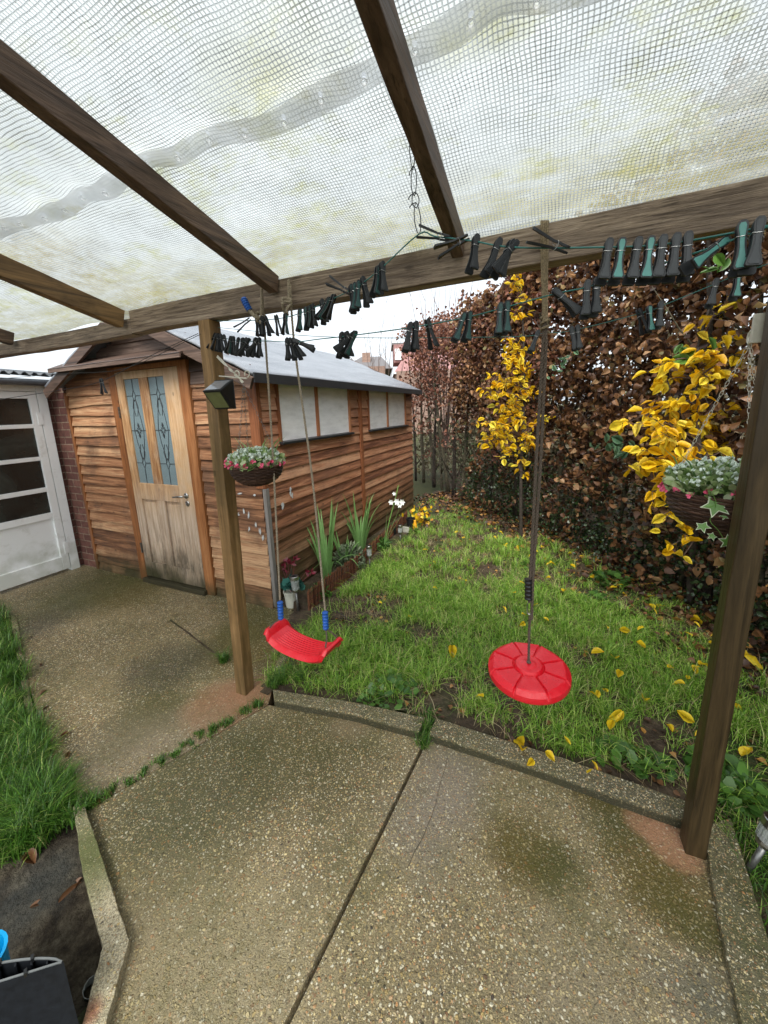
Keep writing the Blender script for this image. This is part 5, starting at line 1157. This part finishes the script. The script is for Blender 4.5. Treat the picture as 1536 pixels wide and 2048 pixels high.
hbox(690,775,738,900,34,42,'wall',m_hbrick,h2)
A_=dep(680,740,33.6);B_=dep(785,740,33.6);R0=dep(722,714,38);R1=dep(762,714,38);C_=B_+f_*9;D2=A_+f_*9;ez_=A_[2]
MB().add([A_,(B_[0],B_[1],ez_),(C_[0],C_[1],ez_),(D2[0],D2[1],ez_),R0,(R1[0],R1[1],R0[2])],[(0,1,5,4),(1,2,5),(2,3,4,5),(3,0,4),(0,3,2,1)]).build('roof',m_slate,h2)
hbox(725,741,706,730,36,37,'chimney',m_hbrick,h2)
# ================================================================ GRASS
def grass(name,label,tufts,per,ln,wd,matl,lean=.9,zf=lz):
    T=np.array(tufts); k=np.repeat(np.arange(len(T)),per); n_=len(k)
    base=np.zeros((n_,3)); sp_=RNG.normal(size=(n_,2))*T[k,2:3]; base[:,:2]=T[k,:2]+sp_
    base[:,2]=np.array([zf(x,y) for x,y in base[:,:2]])-.004 if callable(zf) else zf
    a=RNG.uniform(0,2*np.pi,n_); L=RNG.uniform(ln[0],ln[1],n_)*T[k,3]; le=RNG.uniform(.15,lean,n_)
    d=np.stack([np.cos(a),np.sin(a),np.zeros(n_)],1); s_=np.stack([-np.sin(a),np.cos(a),np.zeros(n_)],1); up=np.array([0,0,1.])
    w0=RNG.uniform(wd[0],wd[1],n_)[:,None]
    V=np.zeros((n_,7,3)); ts=(0,.4,.75,1.0)
    for i,t in enumerate(ts):
        ht=L*np.sin(np.clip(t*(1.15+le*.5),0,2.4))/ (1.15+le*.5)*1.1; ot=L*le*t*t*.9
        c=base+up*ht[:,None]+d*ot[:,None]
        if i<3: wv=w0*(1,.85,.5)[i]; V[:,2*i]=c-s_*wv; V[:,2*i+1]=c+s_*wv
        else: V[:,6]=c
    b=(np.arange(n_)*7)[:,None]; Q=np.concatenate([b+np.array([[0,1,3,2]]),b+np.array([[2,3,5,4]])]); Tr=b+np.array([[4,5,6]])
    return tag(npmesh(name,V.reshape(-1,3),[Q,Tr],matl),label,'grass',kind='stuff')
random.seed(12)
def hedge_side(x,y): # distance in front of the hedge line
    s_=np.linspace(0,HL,80); P=hp(s_); i=np.argmin((P[:,0]-x)**2+(P[:,1]-y)**2); n_=hn(np.array(s_[i])); return (x-P[i,0])*n_[0]+(y-P[i,1])*n_[1]
def nz(x,y,f): return math.sin(x*f+1.3*math.sin(y*f*.7))*math.sin(y*f*1.1+1.7*math.sin(x*f*.6))
T=[];T2=[]
tries=0
while len(T)<4300 and tries<60000:
    tries+=1; x=random.uniform(-1.95,2.1); y=random.uniform(1.45,6.8) if random.random()<.55 else random.uniform(1.45,3.4)
    if x<.62 and y<np.interp(x,[-1.6,-1.39,-.52,.64],[1.52,1.54,1.675,1.66]): continue
    if x>=.62 and y<1.0: continue
    if y<2.5 and x<-1.50-.42*(y-1.45)/.86+.03: continue
    if x<-1.62 and y<4.6: continue
    hsd=hedge_side(x,y)
    if hsd<.30: continue
    bare_=nz(x,y,3.3)*.5+nz(x+4,y,8.1)*.4
    if bare_>.12 and random.random()<.88: continue
    if hsd<.75 and random.random()<.55: continue
    T.append((x,y,random.uniform(.012,.03),random.uniform(.6,1.25)*(.8 if hsd<.9 else 1)))
grass('lawn_grass','long wet green grass growing unevenly over the lawn',T,15,(.035,.10),(.0011,.0023),m_grass,1.7)
T=[]
for i in range(900): # denser fresh tufts
    x=random.uniform(-1.6,1.9); y=random.uniform(1.55,4.5)
    if nz(x,y,4.1)<-.05 or hedge_side(x,y)<.5: continue
    if (x<.62 and y<1.70) or x<-1.6: continue
    T.append((x,y,.012,random.uniform(.9,1.5)))
grass('grass_tufts','brighter long grass tufts scattered in the lawn',T,24,(.07,.13),(.0012,.0024),m_grass,1.5)
T=[]
for i in range(700): # right strip beyond the right kerb
    x=random.uniform(.66,1.7); y=random.uniform(.4,1.9)
    if x<np.interp(y,[.4,1.0,1.6],[.72,.70,.66]): continue
    T.append((x,y,.02,random.uniform(.7,1.2)))
grass('right_grass','grass beyond the right kerb stone',T,16,(.03,.09),(.0012,.0024),m_grassd,1.3)
# rank grass left of the path
e0,e1,e2=onz(25,1245),onz(130,1580),onz(165,1640)
T=[]
for i in range(30000):
    if len(T)>1150: break
    p=onz(random.uniform(-60,150),random.uniform(1215,1760)); x,y=p[:2]
    px_edge=None
    # image side test only used to choose where the bed lies; the blades are planted on the ground plane
    t=(y-e1[1])/(e0[1]-e1[1]); xe=e1[0]+(e0[0]-e1[0])*t
    if y>e1[1]-.0 and x>xe-.10: continue
    if y<=e1[1] and x>-1.76: continue
    if y<.52 and nz(x,y,9)>-.2+ (.52-y)*0: continue
    if y<.44: continue
    if nz(x,y,13)>.35: continue
    T.append((x,y,.022,random.uniform(.5,1.45)))
grass('pale_rank_grass','paler yellow green long grass mixed into the left bed',random.sample(T,170),14,(.07,.15),(.0012,.0024),m_grass,1.4,zf=lambda x,y:-.03)
grass('rank_grass','lush long dark green grass along the left side of the path',T,24,(.06,.15),(.0012,.0025),m_grassd,1.1,zf=lambda x,y:-.03)
# tufts in joints and at post feet
T=[]
for (px,py,s_,n_) in ((448,1325,1.0,10),(560,1365,1.1,14),(580,1350,1.0,12),(545,1372,1.0,8),(600,1362,.9,10),(850,1470,1.1,10),(852,1440,1.0,8),(846,1490,.9,6),(490,1425,.5,8),(515,1412,.55,8),(455,1445,.45,8),(430,1458,.4,8),(402,1472,.35,8),(375,1490,.3,6),(350,1505,.3,6),(320,1525,.3,6),(290,1545,.3,5),(255,1568,.3,6),(225,1585,.35,6),(200,1600,.45,8),(180,1610,.7,10),(150,1640,1.0,10),(130,1560,1.0,8),(140,1600,1,8),(830,1445,.8,5)):
    p=onz(px,py)
    for q in range(n_): T.append((p[0]+random.gauss(0,.018),p[1]+random.gauss(0,.014),.008,s_*random.uniform(.7,1.2)))
grass('joint_grass','grass tufts sprouting from the slab joints and kerb ends',T,16,(.04,.10),(.0011,.002),m_grassd,1.2,zf=lambda x,y:.004)
# fine moss line in the slab joint
# weeds
def weed(name,label,c,r,n_,size,h,seed,matl=None):
    rg=np.random.default_rng(seed); c=np.array(c,float); a=rg.uniform(0,6.28,n_); rad=r*np.sqrt(rg.uniform(0,1,n_)); z=h*rg.uniform(.2,1,n_)*(1-.5*rad/r)
    P=np.stack([c[0]+rad*np.cos(a),c[1]+rad*np.sin(a),c[2]+z],1); D=np.stack([np.cos(a),np.sin(a),rg.uniform(-.1,.5,n_)],1); o=empty(name,c,label,'weed'); 
    V_,F_=leaves_np(P,D,rg.uniform(size*.6,size*1.2,n_),.8,.12,.1,up=(0,0,1)); npmesh('leaves',V_,F_,matl or m_greenl,o)
    st_=MB()
    for i in range(0,n_,2): st_.tube([(c[0]+(P[i][0]-c[0])*.3,c[1]+(P[i][1]-c[1])*.3,c[2]-.01),tuple(P[i])],.0012,4,cap=False)
    st_.build('stems',m_ivyg,o); return o
for (px,py,r,n_,sz_,h,lb) in ((785,1385,.14,90,.035,.08,'clover like weed patch behind the front kerb'),(740,1400,.07,24,.03,.05,'small round leaved weed just left of the clover patch'),(1225,1165,.18,60,.06,.10,'broad leaved weed at the hedge foot near the lawn edge'),(1200,1205,.14,50,.05,.08,'weed patch in the lawn in front of the hedge foot'),(1450,1570,.14,60,.05,.10,'bright green weed beside the foot of the right post'),(1490,1600,.12,50,.045,.09,'leafy weed right of the right post beside the large solar light'),(1060,1130,.1,26,.045,.05,'low weed in the lawn left of the disc swing rope'),(825,1065,.10,30,.05,.05,'creeping weed at the far end of the willow edging'),(1300,1530,.1,36,.04,.05,'low weed behind the right kerb stone'),(700,1290,.08,24,.035,.04,'small weed in the lawn right of the swing seat'),(1240,1520,.1,30,.045,.05,'weed clump in the lawn close to the right kerb')):
    weed('weed_clump',lb,onz(px,py,.01),r,n_,sz_,h,int(px))
T=[]
for i in range(900):
    x=random.uniform(-1.6,1.9); y=random.uniform(1.6,5.2)
    if hedge_side(x,y)<.4 or nz(x,y,3.3)*.5+nz(x+4,y,8.1)*.4<-.1: continue
    T.append((x,y,.03,random.uniform(.7,1.3)))
m_straw=leafm('dead_straw',[(0,(.16,.11,.05)),(.6,(.38,.29,.15)),(1,(.55,.46,.28))],.6,.1)
grass('dead_straw','flattened dead straw strands matted in the bare patches of lawn',T,8,(.05,.10),(.0009,.0016),m_straw,3.2)
# ================================================================ FALLEN LEAVES
random.seed(77)
def leafobj(p,size,matl,an,label,group,tilt=.35):
    V_,F_=leaves_hi([(0,0,0)],[(1,0,0)],size,.62,.35,.35,up=(0,0,1)); o=npmesh('fallen_leaf',V_,F_,matl)
    o.location=V3(p); o.rotation_euler=(random.uniform(-tilt,tilt),random.uniform(-tilt,tilt),an); return tag(o,label,'leaf',group)
spots=[(905,1307,.09),(1028,1193,.06),(1010,1222,.05),(1045,1250,.06),(1190,1388,.07),(1195,1390,.05),(1128,1190,.07),(1095,1160,.05),(1290,1395,.07),(870,1128,.05),(820,1238,.04),(870,1180,.04),(850,1100,.05),(1150,1128,.08),(1135,1145,.07),(1070,1105,.07),(1085,1098,.06),(1060,1112,.05),(1105,1130,.07),(1165,1115,.06),(1185,1160,.06),(1250,1190,.05),(1296,1198,.09),(1385,1240,.10),(1280,1265,.05),(1320,1215,.08),(1500,1330,.13),(1490,1320,.1),(1515,1210,.1),(1240,1170,.06),(1300,1170,.05),(1200,1090,.05),(990,1075,.05),(960,1050,.05),(1035,1075,.06),(1010,1095,.05),(935,1035,.04),(905,1020,.04),(880,1012,.05),(1450,1390,.05),(1215,1260,.04),(960,1400,.05),(650,1320,.04),(1100,1520,.05),(760,1210,.04),(930,1160,.05),(1400,1470,.06),(1210,1380,.05),(1340,1335,.05)]
for i in range(45):
    q=(random.uniform(1000,1500),random.uniform(1090,1560)); 
    if hedge_side(*onz(*q)[:2])>.3: spots.append((q[0],q[1],random.uniform(.04,.085)))
Ys=[(x,y,s_) for x,y,s_ in spots]
for i in range(36): 
    s_=random.uniform(2.5,HL-2); p=hp(np.array(s_))+hn(np.array(s_))*random.uniform(.3,1.3); leafobj((p[0],p[1],lz(*p)+random.uniform(.035,.065)),random.uniform(.03,.07),m_yel if random.random()<.6 else m_litter,random.uniform(0,6.28),'small curled leaf fallen on the grass along the hedge foot','leaves fallen along the hedge foot')
PL=[((1057,1330),'around the disc swing'),((610,1290),'near the swing seat'),((1100,1120),'under the yellow sapling'),((1290,1200),'at the hedge foot below the broad yellow tree'),((1500,1300),'beyond the right post'),((880,1060),'in the far lawn by the hedge'),((1250,1400),'between the disc swing and the right post'),((800,1200),'in the lawn beside the shed border')]
for x,y,s_ in Ys:
    p=onz(x,y,.05); w_=min(PL,key=lambda q:(q[0][0]-x)**2+(q[0][1]-y)**2)[1]; sz_='large' if s_>=.085 else 'mid sized' if s_>=.06 else 'small'
    leafobj((p[0],p[1],random.uniform(.055,.085)),s_*.95,m_yel,random.uniform(0,6.28),f'{sz_} yellow leaf on the grass {w_}','yellow leaves fallen on the lawn')
for x,y,s_,z in ((140,1785,.07,-.02),(75,1803,.045,-.02),(60,1715,.06,-.02),(150,1772,.05,-.02)): 
    leafobj(onz(x,y,z),s_,m_litter,random.uniform(0,6.28),'brown wet leaf lying in the muddy left bed','brown leaves in the left bed')
for x,y in ((185,1598),(215,1590),(195,1608),(175,1612),(135,1510),(90,1415),(80,1330),(60,1275),(130,1470),(85,1385)): leafobj(onz(x,y,.004),.04,m_litter,random.uniform(0,6.28),'brown leaf caught at the edge of the concrete path','brown leaves at the path edge',.15)
# litter bed below the hedge
n_=5200; s_=RNG.uniform(1.5,HL,n_); off=RNG.normal(.15,.34,n_); P2=hp(s_)+hn(s_)*off[:,None]; C=np.stack([P2[:,0],P2[:,1],np.array([lz(x,y) for x,y in P2])+RNG.uniform(.0,.03,n_)],1); D=RNG.normal(size=(n_,3))*np.array([1,1,.25])
V_,F_=leaves_np(C,D,RNG.uniform(.03,.07,n_),.6,.4,.3,up=(0,0,1)); tag(npmesh('leaf_litter',V_,F_,m_litter),'brown leaf litter heaped under the hedge','leaf litter',kind='stuff')
n_=2200; C=np.stack([RNG.uniform(-1.5,1.8,n_),RNG.uniform(1.6,4.5,n_),np.zeros(n_)],1); C[:,2]=[lz(x,y)+.008 for x,y in C[:,:2]]; D=RNG.normal(size=(n_,3))*np.array([1,1,.15])
V_,F_=leaves_np(C,D,RNG.uniform(.015,.04,n_),.5,.4,.3,up=(0,0,1)); tag(npmesh('lawn_litter',V_,F_,m_litter),'small brown rotting leaf bits trodden into the lawn','leaf litter',kind='stuff')
# ================================================================ BORDER beside the shed
random.seed(41)
EB=[onz(618,1222),onz(668,1180),onz(720,1140),onz(762,1098),onz(800,1062),onz(815,1045)]
wf=empty('willow_edging',EB[0],'low brown willow roll edging along the shed border','border edging'); q=MB(); tot=[]
for a,b_ in zip(EB[:-1],EB[1:]):
    L_=np.linalg.norm(b_-a); m_n=int(L_/.0085)
    for i in range(m_n):
        p=a+(b_-a)*(i/m_n); h=.175+random.uniform(-.02,.015); q.tube([(p[0]+random.uniform(-.004,.004),p[1],-.01),(p[0]+random.uniform(-.008,.008),p[1]+random.uniform(-.006,.006),h)],[.0042,.0034],5)
q.build('willow_stakes',m_willow,wf)
for zz in(.04,.095,.15):
    q=MB(); q.tube([(p[0]+.008,p[1]-.004,zz+random.uniform(-.004,.004)) for p in curve(EB,6)],.0016,4); q.build('binding_wire',m_wire,wf)
q=MB(); q.tube([(-1.90,2.33,0),(-1.90,2.33,.34)],.006,6); tag(q.build('cane',m_bark),'thin brown cane standing at the near end of the willow edging','cane')
sb=MB(); sb.poly([tuple(p[:2]) for p in EB]+[(-1.95,4.9),(-2.02,2.3)],-.02,.06); tag(sb.build('border_soil',m_soil),kind='structure')
def strapplant(name,label,cat,base,n_,h,seed,w_=.011,flop=.2):
    random.seed(seed); o=empty(name,base,label,cat); 
    for k in range(n_):
        a=random.uniform(0,6.28); l=h*random.uniform(.55,1.05); fl=random.uniform(0,flop)*(2.6 if random.random()<.2 else 1); b0=V3(base)+Vector((math.cos(a)*.03,math.sin(a)*.03,0)); d_=Vector((math.cos(a),math.sin(a),0)); e=Vector((-d_.y,d_.x,0)); e=(e+Vector((random.uniform(-.5,.5),random.uniform(-.5,.5),0))).normalized(); V=[];N_=9
        for i in range(N_+1):
            t=i/N_; c=b0+Vector((0,0,l*(t-fl*t**3*.9)))+d_*(l*(.10*t+fl*t**2.2)); ww=w_*(1-t**2.5)*(.75+.5*math.sin(t*2.6)); V+=[c-e*ww,c+d_*.002,c+e*ww]
        m_=MB(); m_.add(V,[(i*3+j,i*3+j+1,i*3+j+4,i*3+j+3) for i in range(N_) for j in(0,1)]); m_.build('leaf',m_strap_leaf,o,smooth=True)
    return o
strapplant('iris_plant','tall sword leaved iris clump nearest the shed corner','plant',onz(655,1172),19,.86,2,.014,.24)
strapplant('iris_plant','second sword leaved iris clump below the shed cover strip','plant',onz(722,1112),17,.80,5,.014,.27)
strapplant('iris_plant','small sword leaf clump behind the middle solar stake light','plant',onz(690,1140),10,.60,9,.011,.45)
def bush(name,label,c,r,h,n_,size,matl,seed,upd=.8):
    rg=np.random.default_rng(seed); a=rg.uniform(0,6.28,n_); rad=r*np.sqrt(rg.uniform(0,1,n_)); z=h*rg.uniform(.1,1,n_)*np.sqrt(np.clip(1-(rad/(r*1.15))**2,0.02,1)); P=np.stack([c[0]+rad*np.cos(a),c[1]+rad*np.sin(a),c[2]+z],1); D=np.stack([np.cos(a)*.5,np.sin(a)*.5,np.full(n_,upd)],1)+rg.normal(size=(n_,3))*.35
    o=empty(name,c,label,'plant'); V_,F_=leaves_np(P,D,rg.uniform(size*.6,size*1.3,n_),.22,.2,.2); npmesh('foliage',V_,F_,matl,o); return o
m_lav=leafm('lavender_leaves',[(0,(.08,.13,.06)),(1,(.24,.29,.18))],.6,.2)
bush('lavender_bush','grey green lavender bush between the two iris clumps',onz(700,1135),.16,.27,900,.05,m_lav,3)
bush('low_border_plant','low green plant beside the burgundy flower pot in the border',onz(640,1195),.09,.14,160,.05,m_greenl,4,.3)
bush('low_border_plant','low green foliage near the far end of the willow edging',onz(762,1100),.12,.16,240,.05,m_greenl,6,.4)
# gladiolus with white bloom
gl_=empty('white_gladiolus',onz(770,1095),'leaning gladiolus stem with white blooms against the shed','plant')
gb=V3(onz(768,1098)); gdep=float((np.array(gb)-CAM)@fw)
MB().tube(curve([gb,D_(778,1045,gdep),D_(790,1000,gdep),D_(797,970,gdep)],6),[.005]*18+[.003],6).build('stem',m_ivyg,gl_)
m_wpet=plain('white_petals',(.78,.80,.76),.5,var=.08)
for px,py,r in ((789,987,.03),(795,1003,.05),(805,1004,.045),(783,1004,.04),(800,1010,.04)):
    c=V3(D_(px,py,gdep-.02)); m_=MB()
    for k in range(6):
        a=k*1.047; d_=(Vector((math.cos(a),-.5,math.sin(a)))).normalized(); e=d_.cross(Vector((0,-1,.2))).normalized(); m_.add([c,c+d_*r*.5+e*r*.3,c+d_*r,c+d_*r*.5-e*r*.3],[(0,1,2,3)])
    m_.build('bloom',m_wpet,gl_)
for k,(px,py) in enumerate(((812,985),(775,1020),(815,1010))): MB().add([gb+Vector((0,0,.05)),gb+Vector((.01,0,.06)),V3(D_(px,py,gdep)),],[(0,1,2)]).build('leaf',m_strap_leaf,gl_)
# pots
def pot(name,label,c,r0,r1,h,matl):
    o=empty(name,c,label,'plant pot'); m_=MB(); m_.lathe([(0,.0),(r0,0),(r1,h),(r1*1.06,h),(r1*1.06,h+.012),(r1*.9,h+.012),(r1*.88,h-.02),(0,h-.02)],c,26); m_.build('body',matl,o,smooth=False); return o
m_wpot=plain('dirty_white_pot',(.50,.50,.42),.5,var=.2,nsc=14); m_burg=plain('burgundy_petals',(.14,.008,.022),.45,var=.3); m_tealf=leafm('teal_artificial_leaves',[(0,(.02,.10,.08)),(1,(.08,.27,.22))],.4,.15)
pc=onz(583,1212)
pot('white_pot','off white pot of burgundy artificial flowers at the shed corner',pc,.042,.055,.13,m_wpot)
bf=empty('artificial_flowers',(pc[0],pc[1],.12),'burgundy artificial flowers with teal leaves standing in the white pot','flowers')
rg=np.random.default_rng(5); n_=46; a=rg.uniform(0,6.28,n_); D=np.stack([np.cos(a),np.sin(a)*.6,rg.uniform(.1,.9,n_)],1); P=np.array([pc[0]+.02,pc[1],.17])+unit(D)*rg.uniform(.03,.10,n_)[:,None]
V_,F_=leaves_np(P,D,rg.uniform(.05,.085,n_),.7,.2,.2); npmesh('leaves',V_,F_,m_tealf,bf)
pd_=float((pc-CAM)@fw)
for px,py in ((548,1134),(563,1133),(575,1124),(583,1128),(590,1120),(612,1144),(622,1146),(570,1138)):
    c=V3(D_(px,py,pd_)); m_=MB()
    for k in range(6):
        d_=V3(rg.normal(size=3)+np.array([(px-583)*.03,0,.8])).normalized(); e=d_.orthogonal().normalized(); m_.add([c,c+d_*.022+e*.011,c+d_*.05,c+d_*.022-e*.011],[(0,1,2,3)])
    m_.tube([c,(pc[0]+.01,pc[1],.13)],.0018,4); m_.build('bloom',m_burg,bf)
p2=onz(785,1072); pot('black_pot','small black pot beside the white gladiolus',p2,.045,.055,.11,m_black)
p3=onz(822,1058); pot('black_pot','black pot at the far end of the willow edging holding yellow flowers',p3,.05,.06,.14,m_black)
m_bright=plain('bright_yellow_petals',(.75,.36,.01),.5,var=.2)
yf=empty('yellow_flowers',(p3[0],p3[1],.13),'yellow and brown artificial flowers in the black pot by the shed','flowers'); pd3=float((p3-CAM)@fw)
n_=40; P=np.array([D_(840,1028,pd3)])+rg.normal(size=(n_,3))*.07; V_,F_=leaves_np(P,rg.normal(size=(n_,3)),rg.uniform(.04,.09,n_),.5); npmesh('petals',V_,F_,m_yel,yf)
n_=50; P=np.array([D_(848,1040,pd3)])+rg.normal(size=(n_,3))*.08; P[:,2]=np.clip(P[:,2],.03,None); V_,F_=leaves_np(P,rg.normal(size=(n_,3)),rg.uniform(.04,.08,n_),.5); npmesh('dead_leaves',V_,F_,m_litter,yf)
c=onz(830,1062); m_=MB(); m_.lathe([(0,0),(.022,0),(.030,.05),(.026,.10),(.014,.13),(.018,.15),(0,.15)],c,16); tag(m_.build('yellow_vase',m_bright,smooth=True),'small bright yellow vase next to the far black pot','vase')
tag(MB().box(tuple(onz(812,1068)+np.array([0,0,.05])),(.09,.012,.10),Matrix.Rotation(.2,3,'X')).build('white_tile',m_wpot,bevel=.002),'white plaque leaning between the far border pots','plaque')
# solar stake lights
m_clear=NM('clear_ribbed_plastic',.15,.6); m_clear.set('Base Color',(.55,.58,.56)); m_clear.set('Transmission Weight',.55); m_clear.set('Alpha',1.); m_clear=m_clear.m
def stake(label,base,h,r,sr=.008,lh=.10,tilt=(0,0),parts=True):
    o=empty('solar_stake_light',base,label,'solar light','solar stake lights'); b=V3(base); u=Vector((tilt[0],tilt[1],1)).normalized(); top=b+u*h; q=u.to_track_quat('Z','Y').to_matrix()
    MB().tube([b-u*.02,top-u*lh],sr,10).build('stake',m_steeld,o,smooth=True)
    m_=MB(); m_.lathe([(sr,-.014),(r*.7,-.010),(r*.82,0),(r*.82,.012),(r*.6,.014)],top-u*lh,20,axis=q); m_.build('collar',m_steel,o,smooth=False)
    m_=MB()
    V=[];n_=40
    for z in(.012,lh-.03):
        for k in range(n_): a=2*math.pi*k/n_; rr_=r*(.88 if z<.02 else 1)*(1+.03*math.cos(a*14)); V.append(top-u*lh+q@Vector((rr_*math.cos(a),rr_*math.sin(a),z)))
    m_.add(V,[(k,(k+1)%n_,n_+(k+1)%n_,n_+k) for k in range(n_)]); m_.build('lens',m_clear,o)
    m_=MB(); m_.lathe([(r*.98,-.03),(r*1.08,-.028),(r*1.08,-.002),(r*1.02,0),(r*.8,0),(r*.8,-.004),(0,-.004)],top,24,axis=q); cp=m_.build('cap',m_steel,o)
    m_=MB(); m_.box(tuple(top-u*.0015),(r*1.05,r*1.05,.002),q); m_.build('solar_panel',m_black,cp)
    return o
sbs=onz(597,1222,.0); stake('near steel solar stake light in front of the white pot',sbs,.305,.033,.011,.125,(-.05,0))
stake('middle steel solar stake light before the iris clumps',onz(740,1142),.27,.026,.006,.115)
stake('far steel solar stake light beside the gladiolus',onz(801,1088),.24,.028,.007,.10)
stake('large silver solar light in the grass right of the right post',onz(1490,1750,-.02),.24,.036,.010,.09,(.30,.10))
c=onz(650,1152,.06); m_=MB(); m_.lathe([(.018,0),(.03,.05),(.032,.052),(.03,.054)],c,20); tag(m_.build('glass_votive',m_clear,smooth=True),'small glass holder with pale rim in the border by the iris','glass holder')
# black wire hoop in the grass by the swing
tag(MB().tube(curve([onz(648,1225,.1),onz(668,1222,.09),onz(688,1232,.06),onz(700,1243,.02)],8),.0022,5).build('wire_loop',m_wire),'thin black wire hoop sticking out of the grass by the swing','wire')
# ================================================================ BOTTOM-LEFT: dark tub, blue toy, clear plastic
c0=onz(124,1924,.26); c1=onz(0,1963,.26); dR_=(c1-c0)/np.linalg.norm(c1-c0); nR_=np.array([dR_[1],-dR_[0],0]); nR_=nR_ if nR_@(c0-CAM)>0 else -nR_
tub=empty('dark_tub',(c0[0]-.2,c0[1]-.15,-.03),'dark grey slatted plastic tub standing in the mud at the bottom left','tub')
Lt=.46; front=[];back=[]
for i in range(25):
    t=i/24; front.append(c0+dR_*Lt*t); back.append(c0+dR_*Lt*t+nR_*.042*math.sin(math.pi*min(1,t*1.0))**.7)
loop=front+back[::-1][1:-1]; cen=sum(loop)/len(loop)
V=[];n_=len(loop)
for z,k in ((.26,1.0),(.13,1.02),(-.04,1.06)):
    for p in loop: q=cen+(p-cen)*k+(-nR_*.02*(1-(z+.04)/.3)); V.append((q[0],q[1],z))
m_=MB().add(V,[(a*n_+(i+1)%n_,a*n_+i,(a+1)*n_+i,(a+1)*n_+(i+1)%n_) for a in range(2) for i in range(n_)]); o=m_.build('shell',m_bin,tub,smooth=False); q=o.modifiers.new('s','SOLIDIFY'); q.thickness=.004
rm=MB(); rm.tube([(p[0],p[1],.261) for p in loop]+[(loop[0][0],loop[0][1],.261)],.0028,5); rm.build('rim',m_binrim,tub)
for k in range(2,24,2):
    q=back[k]; m_=MB(); m_.box((q[0]-nR_[0]*.006,q[1]-nR_[1]*.006,.13),(.004,.010,.255),Matrix.Rotation(math.atan2(dR_[1],dR_[0])+.5,3,'Z')); m_.build('rib',m_bin,tub)
    if k%4==0:
        for q in (front[k],back[k]): MB().box((q[0],q[1],.262),(.006,.012,.012),Matrix.Rotation(math.atan2(dR_[1],dR_[0])+.5,3,'Z')).build('notch',m_black,tub)
bq=onz(-52,1925,.17); o=MB(); o.lathe([(0,-.24),(.05,-.24),(.062,-.01),(.066,0),(.058,0),(.05,-.2),(0,-.2)],bq,24); tag(o.build('blue_bucket',m_cyan,smooth=False),'bright blue plastic bucket just showing behind the dark tub','bucket')
cq=onz(182,1980,-.03); o=MB(); o.lathe([(0,-.05),(.015,-.04),(.021,.025),(.022,.027),(.020,.025),(.014,-.035),(0,-.035)],cq,24,axis=Matrix.Rotation(.5,3,'Y')); tag(o.build('clear_cup',m_clear,smooth=True),'clear plastic cup lying between the dark tub and the pale kerb','cup')
